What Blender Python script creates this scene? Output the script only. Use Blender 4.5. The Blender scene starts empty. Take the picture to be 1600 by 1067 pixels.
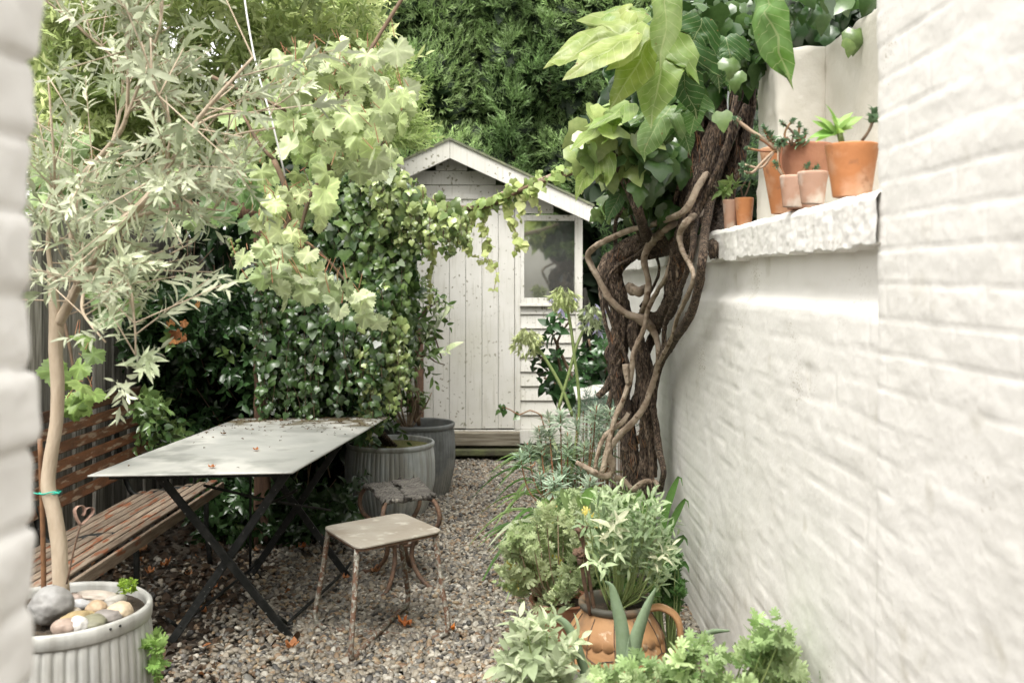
import bpy, math, random
import numpy as np
from mathutils import Vector
rng = np.random.default_rng(7); random.seed(7)
sc = bpy.context.scene; COL = sc.collection
PI = math.pi
# ------------------------------------------------------------------ camera, world, sun, exposure
F = 1556.0; EYE = 1.5; HOR = 440.0
cd = bpy.data.cameras.new("camera"); cam = bpy.data.objects.new("camera", cd); COL.objects.link(cam)
cam.location = (0, 0, EYE); cam.rotation_euler = (PI/2, 0, 0)
cd.sensor_width = 36; cd.lens = 35; cd.shift_y = -(533.5-HOR)/1600
cd.clip_end = 2000; cd.clip_start = 0.05
cd.dof.use_dof = True; cd.dof.focus_distance = 4.6; cd.dof.aperture_fstop = 4.0
sc.camera = cam
W = bpy.data.worlds.new("World"); sc.world = W; W.use_nodes = True
nt = W.node_tree; bg = nt.nodes["Background"]
sky = nt.nodes.new("ShaderNodeTexSky"); sky.sky_type = 'NISHITA'; sky.sun_disc = False
SUN_EL, SUN_AZ = math.radians(62), math.radians(197)      # azimuth clockwise from +Y: behind and to the left
sky.sun_elevation = SUN_EL; sky.sun_rotation = SUN_AZ; sky.dust_density = 3.0; sky.air_density = 1.0
hs = nt.nodes.new("ShaderNodeHueSaturation"); hs.inputs['Saturation'].default_value = 0.04
nt.links.new(sky.outputs[0], hs.inputs['Color']); wm = nt.nodes.new("ShaderNodeMix"); wm.data_type = 'RGBA'; wm.blend_type = 'MULTIPLY'; wm.inputs[0].default_value = 1; wm.inputs[7].default_value = (1, .98, .945, 1)
nt.links.new(hs.outputs[0], wm.inputs[6]); nt.links.new(wm.outputs[2], bg.inputs[0])
bg.inputs[1].default_value = 0.15
sd = bpy.data.lights.new("sun", 'SUN'); sun = bpy.data.objects.new("sun", sd); COL.objects.link(sun)
sd.energy = 1.5; sd.angle = math.radians(38); sd.color = (1.0, 0.97, 0.92)
sv = Vector((math.sin(SUN_AZ)*math.cos(SUN_EL), math.cos(SUN_AZ)*math.cos(SUN_EL), math.sin(SUN_EL)))
sun.rotation_euler = sv.to_track_quat('Z', 'Y').to_euler()
vs = sc.view_settings; vs.view_transform = 'Standard'; vs.look = 'None'; vs.gamma = 1; vs.exposure = 1.6
sc.render.engine = 'CYCLES'
sc.cycles.max_bounces = 8; sc.cycles.transparent_max_bounces = 8; sc.cycles.transmission_bounces = 6
# ------------------------------------------------------------------ helpers
def P(x, y, Y): return np.array([(x-800)*Y/F, Y, EYE-(y-HOR)*Y/F])
def PP(x, y, Y):
    x = np.asarray(x, float); y = np.asarray(y, float); Y = np.broadcast_to(np.asarray(Y, float), x.shape)
    return np.stack([(x-800)*Y/F, Y, EYE-(y-HOR)*Y/F], -1)
def _h(i, j, k):
    n = (i.astype(np.int64)*73856093) ^ (j.astype(np.int64)*19349663) ^ (k.astype(np.int64)*83492791)
    n = (n ^ (n >> 13))*1274126177 & 0x7fffffff
    n = (n ^ (n >> 15))*2246822519 & 0x7fffffff
    return ((n >> 7) & 0xffff)/65535.0*2-1
def vn(p):
    p = np.asarray(p, float); i = np.floor(p).astype(np.int64); f = p-i; f = f*f*(3-2*f)
    r = 0
    for a in (0, 1):
        for b in (0, 1):
            for c in (0, 1):
                w = (f[..., 0] if a else 1-f[..., 0])*(f[..., 1] if b else 1-f[..., 1])*(f[..., 2] if c else 1-f[..., 2])
                r = r+w*_h(i[..., 0]+a, i[..., 1]+b, i[..., 2]+c)
    return r
def fbm(p, o=4, g=.5):
    p = np.asarray(p, float); r = 0; a = 1
    for k in range(o): r = r+a*vn(p*2**k+17.3*k); a *= g
    return r
def unit(v): return v/np.maximum(np.linalg.norm(v, axis=-1, keepdims=True), 1e-9)
def rnd3(n, s=1.0): return rng.normal(0, s, (n, 3))
WL = {}
def mesh(name, V, Fc, m, col=None, smooth=True):
    V = np.asarray(V, np.float32)
    me = bpy.data.meshes.new(name)
    me.vertices.add(len(V)); me.vertices.foreach_set('co', V.ravel())
    if isinstance(Fc, np.ndarray):
        cnt = np.full(len(Fc), Fc.shape[1], np.int32); lp = Fc.ravel().astype(np.int32)
    else:
        cnt = np.array([len(f) for f in Fc], np.int32); lp = np.concatenate([np.asarray(f, np.int32) for f in Fc])
    me.loops.add(len(lp)); me.loops.foreach_set('vertex_index', lp)
    me.polygons.add(len(cnt)); me.polygons.foreach_set('loop_start', np.concatenate([[0], np.cumsum(cnt)[:-1]]).astype(np.int32))
    me.polygons.foreach_set('loop_total', cnt)
    me.update(calc_edges=True)
    me.polygons.foreach_set('use_smooth', np.full(len(cnt), bool(smooth)))
    if col is not None:
        ca = me.color_attributes.new('Col', 'FLOAT_COLOR', 'POINT')
        c4 = np.ones((len(V), 4), np.float32); c4[:, :3] = col; ca.data.foreach_set('color', c4.ravel())
    me.materials.append(m); me.validate()
    return me
def obj(name, VF, m, parent=None, smooth=True, bev=0, col=None, origin=None):
    V, Fc = VF[0], VF[1]
    if len(VF) > 2 and col is None: col = VF[2]
    V = np.asarray(V, float)
    if parent is not None: org = WL[parent]
    elif origin is not None: org = np.array(origin, float)
    else: org = np.array([(V[:, 0].min()+V[:, 0].max())/2, (V[:, 1].min()+V[:, 1].max())/2, V[:, 2].min()])
    o = bpy.data.objects.new(name, mesh(name, V-org, Fc, m, col, smooth)); COL.objects.link(o)
    if parent is not None: o.parent = parent
    else: o.location = org
    WL[o] = org
    if bev:
        b = o.modifiers.new('bevel', 'BEVEL'); b.width = bev; b.segments = 2; b.limit_method = 'ANGLE'; b.angle_limit = math.radians(40)
    return o
def tag(o, label, cat, group=None, kind=None):
    if label: o['label'] = label
    if cat: o['category'] = cat
    if group: o['group'] = group
    if kind: o['kind'] = kind
    return o
def thing(name, loc, label, cat, group=None):
    o = bpy.data.objects.new(name, None); COL.objects.link(o); o.location = tuple(float(v) for v in loc); o.empty_display_size = .05
    WL[o] = np.array(loc, float); return tag(o, label, cat, group)
def struct(o): o['kind'] = 'structure'; return o
def join(parts):
    Vs, Fs, Cs, n = [], [], [], 0; hasc = any(len(p) > 2 for p in parts)
    for p in parts:
        V = np.asarray(p[0], float); Vs.append(V)
        if isinstance(p[1], np.ndarray): Fs += [tuple(r) for r in (p[1]+n).tolist()]
        else: Fs += [tuple(i+n for i in f) for f in p[1]]
        if hasc: Cs.append(np.broadcast_to(p[2] if len(p) > 2 else (1, 1, 1), V.shape))
        n += len(V)
    return (np.concatenate(Vs), Fs, np.concatenate(Cs)) if hasc else (np.concatenate(Vs), Fs)
BF = np.array([(0,3,2,1),(4,5,6,7),(0,1,5,4),(1,2,6,5),(2,3,7,6),(3,0,4,7)])
def box(x0, x1, y0, y1, z0, z1, col=None):
    V = np.array([(x0,y0,z0),(x1,y0,z0),(x1,y1,z0),(x0,y1,z0),(x0,y0,z1),(x1,y0,z1),(x1,y1,z1),(x0,y1,z1)], float)
    return (V, BF) if col is None else (V, BF, np.array(col)*np.ones((8, 3)))
def beam(a, b, w, h, up=(0, 0, 1), col=None):
    a = np.array(a, float); b = np.array(b, float); d = unit(b-a); s = unit(np.cross(d, up)); u = np.cross(s, d)
    V = np.array([a-s*w/2-u*h/2, a+s*w/2-u*h/2, a+s*w/2+u*h/2, a-s*w/2+u*h/2, b-s*w/2-u*h/2, b+s*w/2-u*h/2, b+s*w/2+u*h/2, b-s*w/2+u*h/2])
    return (V, BF) if col is None else (V, BF, np.array(col)*np.ones((8, 3)))
def spline(pts, step):
    pts = np.asarray(pts, float); p = np.vstack([2*pts[0]-pts[1], pts, 2*pts[-1]-pts[-2]]); out = []
    for i in range(1, len(p)-2):
        n = max(2, int(np.linalg.norm(p[i+1, :3]-p[i, :3])/step)); t = np.linspace(0, 1, n, endpoint=False)[:, None]
        out.append(.5*((2*p[i])+(-p[i-1]+p[i+1])*t+(2*p[i-1]-5*p[i]+4*p[i+1]-p[i+2])*t**2+(-p[i-1]+3*p[i]-3*p[i+1]+p[i+2])*t**3))
    out.append(pts[-1:]); return np.vstack(out)
def tube(pts, r, sides=8, step=.03, bark=0, twist=0, knots=0, closed=False, freq=5):
    """pts Nx3, r scalar or per point; bark = relative ridge depth."""
    pts = np.asarray(pts, float); rr = np.broadcast_to(np.asarray(r, float), (len(pts),))[:, None]
    q = spline(np.hstack([pts, rr]), step); p = q[:, :3]; r = np.maximum(q[:, 3], 1e-4); n = len(p)
    t = unit(np.gradient(p, axis=0)); ref = np.array([0, 0, 1.]) if abs(t[0, 2]) < .9 else np.array([1., 0, 0])
    U = np.zeros((n, 3)); u = unit(np.cross(t[0], ref))
    for i in range(n):
        u = unit(u-t[i]*np.dot(u, t[i])); U[i] = u
    Wv = np.cross(t, U); th = np.linspace(0, 2*PI, sides, endpoint=False); s = np.concatenate([[0], np.cumsum(np.linalg.norm(np.diff(p, axis=0), axis=1))])
    T, S = np.meshgrid(th, s); R = np.repeat(r[:, None], sides, 1); off = random.random()*50
    if bark:
        a = T+twist*S
        q3 = np.stack([np.cos(a)*freq*.6+off, np.sin(a)*freq*.6, S/np.mean(r)*.16+off], -1)
        ridge = 1-np.abs(fbm(q3, 3))*2; R = R*(1+bark*ridge)
    if knots:
        q3 = np.stack([np.cos(T)*1.2+off, np.sin(T)*1.2, S/np.mean(r)*.25], -1); R = R*(1+knots*np.maximum(0, vn(q3)-.25)*2)
    V = p[:, None, :]+R[..., None]*(np.cos(T)[..., None]*U[:, None]+np.sin(T)[..., None]*Wv[:, None])
    V = V.reshape(-1, 3); i = np.arange(n-1)[:, None]*sides; j = np.arange(sides)[None]; k = (j+1) % sides
    Fq = np.stack([i+j, i+k, i+sides+k, i+sides+j], -1).reshape(-1, 4)
    if closed or sides > 5:
        V = np.vstack([V, p[0], p[-1]]); a = len(V)-2; b = len(V)-1; e = (n-1)*sides
        caps = [(a, (jj+1) % sides, jj) for jj in range(sides)]+[(b, e+jj, e+(jj+1) % sides) for jj in range(sides)]
        return V, [tuple(f) for f in Fq.tolist()]+caps
    return V, Fq
def pxt(pts, Yf, **k):
    """tube through (x, y, radius_px[, Y]) picture points at real depth Yf(x, y)."""
    a = []; r = []
    for q in pts:
        Y = q[3] if len(q) > 3 else Yf(q[0], q[1]); a.append(P(q[0], q[1], Y)); r.append(q[2]*Y/F)
    return tube(a, r, **k)
def lathe(c, prof, n=48, rad=None, squash=1.0):
    """prof: list of (r, z); rad(theta, row) extra radius."""
    V = []; Fc = []; th = np.linspace(0, 2*PI, n, endpoint=False)
    for i, (r, z) in enumerate(prof):
        rr = r+(rad(th, i) if rad else 0)
        V.append(np.stack([c[0]+rr*np.cos(th), c[1]+rr*np.sin(th)*squash, np.full(n, c[2]+z)], -1))
    V = np.vstack(V); i = np.arange(len(prof)-1)[:, None]*n; j = np.arange(n)[None]; k = (j+1) % n
    return V, np.stack([i+j, i+k, i+n+k, i+n+j], -1).reshape(-1, 4)
def grid(nu, nv, fn):
    u, v = np.meshgrid(np.linspace(0, 1, nu), np.linspace(0, 1, nv)); V = fn(u.ravel(), v.ravel())
    i = np.arange(nv-1)[:, None]*nu; j = np.arange(nu-1)[None]
    return V, np.stack([i+j, i+j+1, i+nu+j+1, i+nu+j], -1).reshape(-1, 4)
def ico(sub):
    t = (1+5**.5)/2
    V = [(-1,t,0),(1,t,0),(-1,-t,0),(1,-t,0),(0,-1,t),(0,1,t),(0,-1,-t),(0,1,-t),(t,0,-1),(t,0,1),(-t,0,-1),(-t,0,1)]
    Fc = [(0,11,5),(0,5,1),(0,1,7),(0,7,10),(0,10,11),(1,5,9),(5,11,4),(11,10,2),(10,7,6),(7,1,8),(3,9,4),(3,4,2),(3,2,6),(3,6,8),(3,8,9),(4,9,5),(2,4,11),(6,2,10),(8,6,7),(9,8,1)]
    V = [list(unit(np.array(v, float))) for v in V]
    for _ in range(sub):
        mid = {}; nf = []
        def m(a, b):
            k = (min(a, b), max(a, b))
            if k not in mid: mid[k] = len(V); V.append(list(unit((np.array(V[a])+np.array(V[b]))/2)))
            return mid[k]
        for a, b, c in Fc:
            x, y, z = m(a, b), m(b, c), m(c, a); nf += [(a,x,z),(b,y,x),(c,z,y),(x,y,z)]
        Fc = nf
    return np.array(V), np.array(Fc)
# ------------------------------------------------------------------ materials
def M(name, c1, c2=None, scale=8, rough=.8, bump=0, bscale=40, detail=6, contrast=(.35, .65), metal=0, stretch=(1, 1, 1), bdist=.01, spec=.5,
      extra=None, attr=False, transl=0, c3=None, s3=3, t3=(.55, .62), alpha3=1.0, st3=(1, 1, 1)):
    m = bpy.data.materials.new(name); m.use_nodes = True; n = m.node_tree.nodes; L = m.node_tree.links
    b = n['Principled BSDF']; b.inputs['Roughness'].default_value = rough; b.inputs['Metallic'].default_value = metal
    b.inputs['Specular IOR Level'].default_value = spec
    tc = n.new('ShaderNodeTexCoord'); mp = n.new('ShaderNodeMapping'); mp.inputs['Scale'].default_value = stretch
    L.new(tc.outputs['Object'], mp.inputs[0])
    def noise(s, d=detail, v=None):
        t = n.new('ShaderNodeTexNoise'); t.inputs['Scale'].default_value = s; t.inputs['Detail'].default_value = d
        L.new((v or mp).outputs[0], t.inputs['Vector']); return t
    def ramp(src, a, b_, ca=(0, 0, 0, 1), cb=(1, 1, 1, 1)):
        r = n.new('ShaderNodeValToRGB'); r.color_ramp.elements[0].position = a; r.color_ramp.elements[1].position = b_
        r.color_ramp.elements[0].color = ca; r.color_ramp.elements[1].color = cb; L.new(src, r.inputs[0]); return r
    def mixc(f, a, b_, mode='MIX'):
        x = n.new('ShaderNodeMix'); x.data_type = 'RGBA'; x.blend_type = mode
        for s, v in ((0, f), (6, a), (7, b_)):
            if isinstance(v, (int, float)): x.inputs[s].default_value = v
            elif isinstance(v, tuple): x.inputs[s].default_value = (*v[:3], 1)
            else: L.new(v, x.inputs[s])
        return x.outputs[2]
    c2 = c2 or tuple(v*.8 for v in c1)
    nz = noise(scale); r = ramp(nz.outputs[0], contrast[0], contrast[1])
    cur = mixc(r.outputs[0], c1, c2)
    if c3:
        mp3 = n.new('ShaderNodeMapping'); mp3.inputs['Scale'].default_value = st3; L.new(tc.outputs['Object'], mp3.inputs[0])
        n3 = noise(s3, 5, mp3); r3 = ramp(n3.outputs[0], t3[0], t3[1])
        ml = n.new('ShaderNodeMath'); ml.operation = 'MULTIPLY'; ml.inputs[1].default_value = alpha3; L.new(r3.outputs[0], ml.inputs[0])
        cur = mixc(ml.outputs[0], cur, c3)
    if attr:
        at = n.new('ShaderNodeAttribute'); at.attribute_name = 'Col'; cur = mixc(1.0, cur, at.outputs['Color'], 'MULTIPLY')
    if extra: cur = extra(n, L, tc, mp, noise, ramp, mixc, cur, b)
    L.new(cur, b.inputs['Base Color'])
    if bump:
        bn = noise(bscale, 8); bu = n.new('ShaderNodeBump'); bu.inputs['Strength'].default_value = bump; bu.inputs['Distance'].default_value = bdist
        L.new(bn.outputs[0], bu.inputs['Height']); L.new(bu.outputs[0], b.inputs['Normal'])
    if transl:
        out = n['Material Output']; tr = n.new('ShaderNodeBsdfTranslucent'); mx = n.new('ShaderNodeMixShader')
        hv = n.new('ShaderNodeHueSaturation'); hv.inputs['Saturation'].default_value = 1.05; hv.inputs['Value'].default_value = 1.5
        L.new(cur, hv.inputs['Color']); L.new(hv.outputs[0], tr.inputs[0]); mx.inputs[0].default_value = transl
        L.new(b.outputs[0], mx.inputs[1]); L.new(tr.outputs[0], mx.inputs[2]); L.new(mx.outputs[0], out.inputs[0])
    return m
ONE = (1, 1, 1)
MAT = {}
MAT['leaf'] = M('matte_leaf', ONE, (.82, .86, .78), scale=60, rough=.5, attr=True, transl=.35, spec=.4)
MAT['leaf_gloss'] = M('glossy_leaf', ONE, (.8, .85, .8), scale=60, rough=.27, attr=True, transl=.15, spec=.6)
MAT['leaf_soft'] = M('downy_leaf', ONE, (.88, .9, .84), scale=60, rough=.7, attr=True, transl=.3, spec=.3)
def veinx(n, L, tc, mp, noise, ramp, mixc, cur, b):
    def mth(op, a, v=None):
        x = n.new('ShaderNodeMath'); x.operation = op
        for i, s in enumerate((a, v)):
            if s is None: continue
            if isinstance(s, (int, float)): x.inputs[i].default_value = s
            else: L.new(s, x.inputs[i])
        return x.outputs[0]
    at = n.new('ShaderNodeAttribute'); at.attribute_name = 'Leaf'; s = n.new('ShaderNodeSeparateXYZ'); L.new(at.outputs['Vector'], s.inputs[0])
    ax = mth('ABSOLUTE', s.outputs['X']); mid = mth('LESS_THAN', ax, .011)
    fr = mth('FRACT', mth('MULTIPLY', mth('SUBTRACT', s.outputs['Y'], mth('MULTIPLY', ax, .8)), 7.5)); side = mth('LESS_THAN', fr, .07)
    v = mth('MULTIPLY', mth('MAXIMUM', mid, side), .36)
    sp = noise(55, 3); r = ramp(sp.outputs[0], .70, .74); cur = mixc(r.outputs[0], cur, (.20, .13, .05))
    return mixc(v, cur, (.52, .55, .30))
MAT['leaf_big'] = M('veined_leaf', ONE, (.62, .72, .45), scale=16, rough=.38, attr=True, transl=.4, spec=.4, bump=.4, bscale=45, bdist=.005, extra=veinx)
def wallx(n, L, tc, mp, noise, ramp, mixc, cur, b):
    a = noise(7, 8); r = ramp(a.outputs[0], .62, .80); cur = mixc(r.outputs[0], cur, (.55, .52, .45))
    v = noise(130, 3); v2 = noise(3.2, 3); mu = n.new('ShaderNodeMath'); mu.operation = 'MULTIPLY'; L.new(v.outputs[0], mu.inputs[0]); L.new(v2.outputs[0], mu.inputs[1])
    r2 = ramp(mu.outputs[0], .40, .46); return mixc(r2.outputs[0], cur, (.45, .41, .34))
MAT['wall'] = M('white_painted_brick', (.79, .77, .735), (.74, .72, .68), scale=3.5, rough=.75, bump=.3, bscale=55, bdist=.004, extra=wallx, spec=.3)
MAT['render'] = M('white_render', (.66, .63, .57), (.58, .55, .48), scale=5, rough=.85, bump=.35, bscale=50, bdist=.006, extra=wallx)
def shedx(n, L, tc, mp, noise, ramp, mixc, cur, b):
    # specks of algae and flaked paint
    v = n.new('ShaderNodeTexVoronoi'); v.inputs['Scale'].default_value = 25; v.inputs['Randomness'].default_value = 1
    w = noise(30, 4); ad = n.new('ShaderNodeVectorMath'); ad.operation = 'ADD'; sc_ = n.new('ShaderNodeVectorMath'); sc_.operation = 'SCALE'; sc_.inputs['Scale'].default_value = .05
    L.new(w.outputs['Color'], sc_.inputs[0]); L.new(tc.outputs['Object'], ad.inputs[0]); L.new(sc_.outputs[0], ad.inputs[1]); L.new(ad.outputs[0], v.inputs['Vector'])
    big = noise(3.5, 4); rb = ramp(big.outputs[0], .42, .66)
    ma = n.new('ShaderNodeMath'); ma.operation = 'MULTIPLY_ADD'; L.new(rb.outputs[0], ma.inputs[0]); ma.inputs[1].default_value = .20; ma.inputs[2].default_value = .13
    lt = n.new('ShaderNodeMath'); lt.operation = 'SUBTRACT'; L.new(ma.outputs[0], lt.inputs[0]); L.new(v.outputs['Distance'], lt.inputs[1])
    r = ramp(lt.outputs[0], 0.0, .09); cur = mixc(r.outputs[0], cur, (.22, .21, .155))
    g = noise(1.6, 5); rg = ramp(g.outputs[0], .5, .75); cur = mixc(rg.outputs[0], cur, (.50, .49, .42)); m4 = n.new('ShaderNodeMapping'); m4.inputs['Scale'].default_value = (30, 30, 1.6); L.new(tc.outputs['Object'], m4.inputs[0]); g2 = noise(2, 6, m4); rg = ramp(g2.outputs[0], .54, .8); return mixc(rg.outputs[0], cur, (.40, .385, .32))
MAT['shed'] = M('weathered_white_shed_paint', (.60, .59, .55), (.54, .53, .485), scale=5, rough=.7, bump=.2, bscale=60, bdist=.004, extra=shedx)
MAT['shed_dark'] = M('bare_grey_step_wood', (.26, .235, .18), (.12, .10, .07), scale=4, stretch=(1, 4, 14), rough=.85, bump=.5, bscale=30)
MAT['base'] = M('dark_mossy_timber', (.05, .045, .03), (.09, .10, .04), scale=8, rough=.9, bump=.5)
MAT['felt'] = M('roof_felt', (.10, .11, .08), (.16, .17, .10), scale=20, rough=.95, bump=.4)
MAT['fence'] = M('silvered_fence_board', (.30, .285, .25), (.13, .12, .10), scale=6, stretch=(10, 10, .8), rough=.85, bump=.6, bscale=12, attr=True)
MAT['slat'] = M('worn_varnished_slat', (.135, .055, .024), (.075, .033, .016), scale=9, stretch=(6, 1, 6), rough=.55, bump=.4, bscale=30, c3=(.22, .16, .11), s3=14, st3=(3, .6, 3), t3=(.56, .62), attr=True)
MAT['seatslat'] = M('weathered_grey_slat', (.24, .19, .14), (.14, .10, .07), scale=9, stretch=(8, .8, 8), rough=.75, bump=.5, bscale=20, c3=(.17, .06, .025), s3=5, st3=(5, 1.2, 5), t3=(.56, .62), attr=True)
MAT['castiron'] = M('dark_iron', (.010, .011, .010), (.028, .028, .026), scale=30, rough=.55, bump=.3, bscale=90, contrast=(.45, .75), spec=.25, c3=(.3, .3, .28), s3=60, t3=(.68, .72))
def tabx(n, L, tc, mp, noise, ramp, mixc, cur, b):
    a = noise(2.2, 9); r = ramp(a.outputs[0], .48, .62); cur = mixc(r.outputs[0], cur, (.47, .465, .43))
    a = noise(5, 9); r = ramp(a.outputs[0], .5, .66); cur = mixc(r.outputs[0], cur, (.22, .225, .205))
    # grime that has gathered by the far edge of the top
    s = n.new('ShaderNodeSeparateXYZ'); L.new(tc.outputs['Object'], s.inputs[0]); ry = n.new('ShaderNodeMapRange'); ry.inputs[1].default_value = -.2; ry.inputs[2].default_value = .75; L.new(s.outputs['Y'], ry.inputs[0])
    a2 = noise(11, 8); ad = n.new('ShaderNodeMath'); ad.operation = 'MULTIPLY'; L.new(a2.outputs[0], ad.inputs[0]); L.new(ry.outputs[0], ad.inputs[1])
    r = ramp(ad.outputs[0], .36, .50); return mixc(r.outputs[0], cur, (.11, .09, .05))
MAT['table'] = M('stained_zinc_table', (.36, .36, .335), (.29, .295, .275), scale=3, rough=.5, bump=.08, bscale=20, extra=tabx)
MAT['stool_top'] = M('rusted_tan_metal', (.34, .31, .26), (.25, .215, .17), scale=6, rough=.6, bump=.15, bscale=60, c3=(.45, .42, .36), s3=16, t3=(.55, .7))
MAT['stool_leg'] = M('flaking_painted_tube', (.20, .19, .155), (.14, .075, .045), scale=45, rough=.7, bump=.5, bscale=120, contrast=(.42, .55), c3=(.36, .35, .30), s3=70, t3=(.55, .6))
MAT['rust'] = M('rusted_tube', (.15, .085, .05), (.08, .05, .035), scale=40, rough=.8, bump=.5, bscale=120)
MAT['rustpale'] = M('pale_rust_strip', (.30, .19, .14), (.2, .12, .09), scale=40, rough=.7, bump=.3, bscale=120)
MAT['oldwood'] = M('rotten_black_wood', (.25, .23, .20), (.04, .035, .03), scale=16, stretch=(1, 8, 1), rough=.9, bump=1, bscale=40, bdist=.02)
def galvx(n, L, tc, mp, noise, ramp, mixc, cur, b):
    m2 = n.new('ShaderNodeMapping'); m2.inputs['Scale'].default_value = (14, 14, 1.0); L.new(tc.outputs['Object'], m2.inputs[0])
    a = noise(1.4, 6, m2); r = ramp(a.outputs[0], .42, .66); cur = mixc(r.outputs[0], cur, (.27, .265, .24)); return cur
MAT['galv'] = M('galvanised_tub', (.50, .52, .52), (.40, .42, .42), scale=12, rough=.55, metal=.15, bump=.08, bscale=60, extra=galvx, c3=(.50, .49, .44), s3=4, t3=(.5, .65))
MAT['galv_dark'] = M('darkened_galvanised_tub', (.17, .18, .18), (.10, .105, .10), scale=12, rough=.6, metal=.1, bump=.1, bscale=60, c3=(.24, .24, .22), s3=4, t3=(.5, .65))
MAT['galv_pale'] = M('chalky_galvanised_tub', (.42, .415, .385), (.34, .34, .32), scale=12, rough=.6, metal=.05, bump=.1, bscale=60, extra=galvx)
MAT['soil'] = M('soil', (.035, .026, .018), (.07, .05, .03), scale=40, rough=1, bump=1, bscale=60, bdist=.03)
MAT['moss'] = M('moss', (.16, .17, .05), (.24, .22, .09), scale=30, rough=1, bump=1, bscale=150, bdist=.02)
MAT['stone'] = M('smooth_stone', ONE, (.84, .82, .8), scale=12, rough=.6, bump=.15, bscale=80, attr=True, c3=(.75, .73, .7), s3=90, t3=(.6, .7), alpha3=.5)
MAT['gravel'] = M('pea_gravel', ONE, (.8, .78, .75), scale=70, rough=.55, attr=True)
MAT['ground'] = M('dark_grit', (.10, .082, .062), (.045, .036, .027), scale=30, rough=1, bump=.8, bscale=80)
def terx(n, L, tc, mp, noise, ramp, mixc, cur, b):
    a = noise(9, 6); r = ramp(a.outputs[0], .45, .72); cur = mixc(r.outputs[0], cur, (.60, .40, .27)); a = noise(24, 6); r = ramp(a.outputs[0], .60, .72); return mixc(r.outputs[0], cur, (.30, .13, .06))
MAT['terra'] = M('terracotta', (.47, .19, .07), (.39, .15, .055), scale=10, rough=.75, bump=.15, bscale=60, extra=terx)
MAT['terra_dark'] = M('aged_terracotta', (.33, .155, .085), (.25, .10, .055), scale=12, rough=.8, bump=.2, bscale=60, c3=(.40, .29, .22), s3=8, t3=(.5, .7))
MAT['terra_pink'] = M('limed_terracotta', (.40, .25, .18), (.33, .18, .11), scale=14, rough=.85, bump=.2, bscale=60, c3=(.50, .42, .35), s3=11, t3=(.48, .62))
MAT['jar'] = M('ochre_clay_jar', (.40, .22, .09), (.30, .15, .06), scale=7, rough=.6, bump=.12, bscale=50, c3=(.58, .38, .2), s3=4, t3=(.5, .68))
def jarx(n, L, tc, mp, noise, ramp, mixc, cur, b):
    a = noise(9, 8); r = ramp(a.outputs[0], .52, .68); cur = mixc(r.outputs[0], cur, (.15, .09, .05)); a = noise(38, 5); r = ramp(a.outputs[0], .60, .70); return mixc(r.outputs[0], cur, (.45, .33, .22))
MAT['jar'] = M('weathered_clay_jar', (.38, .21, .09), (.27, .14, .06), scale=7, rough=.7, bump=.3, bscale=40, extra=jarx)
MAT['jar_rim'] = M('blackened_jar_rim', (.07, .065, .05), (.18, .11, .06), scale=18, rough=.6, bump=.3, contrast=(.5, .7))
MAT['wire'] = M('dark_wire', (.05, .035, .028), rough=.6)
MAT['cable'] = M('white_cable', (.8, .8, .78), rough=.5)
MAT['twine'] = M('green_twine', (.03, .42, .30), rough=.7)
MAT['glaze'] = M('pale_glazed_pot', (.45, .43, .38), (.36, .34, .30), scale=10, rough=.4)
def barkx(n, L, tc, mp, noise, ramp, mixc, cur, b):
    a = noise(60, 8); r = ramp(a.outputs[0], .40, .62); return mixc(r.outputs[0], tuple(v for v in (.022, .014, .010)), cur)
MAT['bark'] = M('shaggy_dark_bark', (.25, .175, .12), (.075, .05, .033), scale=18, stretch=(3, 3, .8), rough=.9, bump=1, bscale=45, bdist=.02, extra=barkx, c3=(.33, .25, .18), s3=16, st3=(2.5, 2.5, .7), t3=(.57, .63), alpha3=.8)
MAT['bark_pale'] = M('smooth_pale_bark', (.42, .34, .26), (.25, .185, .13), scale=22, rough=.85, bump=.8, bscale=60, bdist=.012, c3=(.14, .09, .055), s3=28, t3=(.58, .66))
MAT['bark_olive'] = M('olive_bark', (.44, .36, .27), (.34, .27, .19), scale=12, stretch=(2, 2, .6), rough=.8, bump=.3, bscale=60)
MAT['twig'] = M('brown_twig', (.16, .10, .06), (.10, .07, .045), scale=20, rough=.8)
MAT['twig_pale'] = M('pale_twig', (.36, .28, .2), (.26, .18, .12), scale=20, rough=.8)
MAT['twig_red'] = M('red_stem', (.26, .10, .05), (.2, .12, .05), scale=20, rough=.7)
MAT['stemg'] = M('green_stem', (.20, .27, .09), (.26, .32, .12), scale=20, rough=.5, transl=.1)
MAT['post'] = M('red_brown_post', (.15, .085, .05), (.08, .045, .03), scale=8, stretch=(8, 8, .8), rough=.85, bump=.6)
MAT['bamboo'] = M('brown_cane', (.22, .11, .05), (.14, .07, .035), scale=30, rough=.6)
MAT['petal'] = M('pale_flower', ONE, (.9, .9, .9), rough=.6, attr=True, transl=.3)
MAT['hwall'] = M('house_wall', (.7, .68, .62), (.6, .58, .52), scale=3, rough=.85, bump=.3)
MAT['hroof'] = M('house_slate', (.09, .09, .095), (.06, .06, .065), scale=10, rough=.7)
MAT['darkglass'] = M('dark_house_glass', (.02, .022, .024), rough=.1)
g = bpy.data.materials.new('window_glass'); g.use_nodes = True; MAT['glass'] = g
b_ = g.node_tree.nodes['Principled BSDF']; b_.inputs['Base Color'].default_value = (.42, .43, .41, 1); b_.inputs['Metallic'].default_value = .85; b_.inputs['Roughness'].default_value = .035
b_.inputs['Specular IOR Level'].default_value = 1.0; b_.inputs['IOR'].default_value = 2.3
MAT['deadleaf'] = M('dead_orange_leaf', ONE, (.6, .5, .4), scale=40, rough=.7, attr=True, transl=.25)
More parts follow.
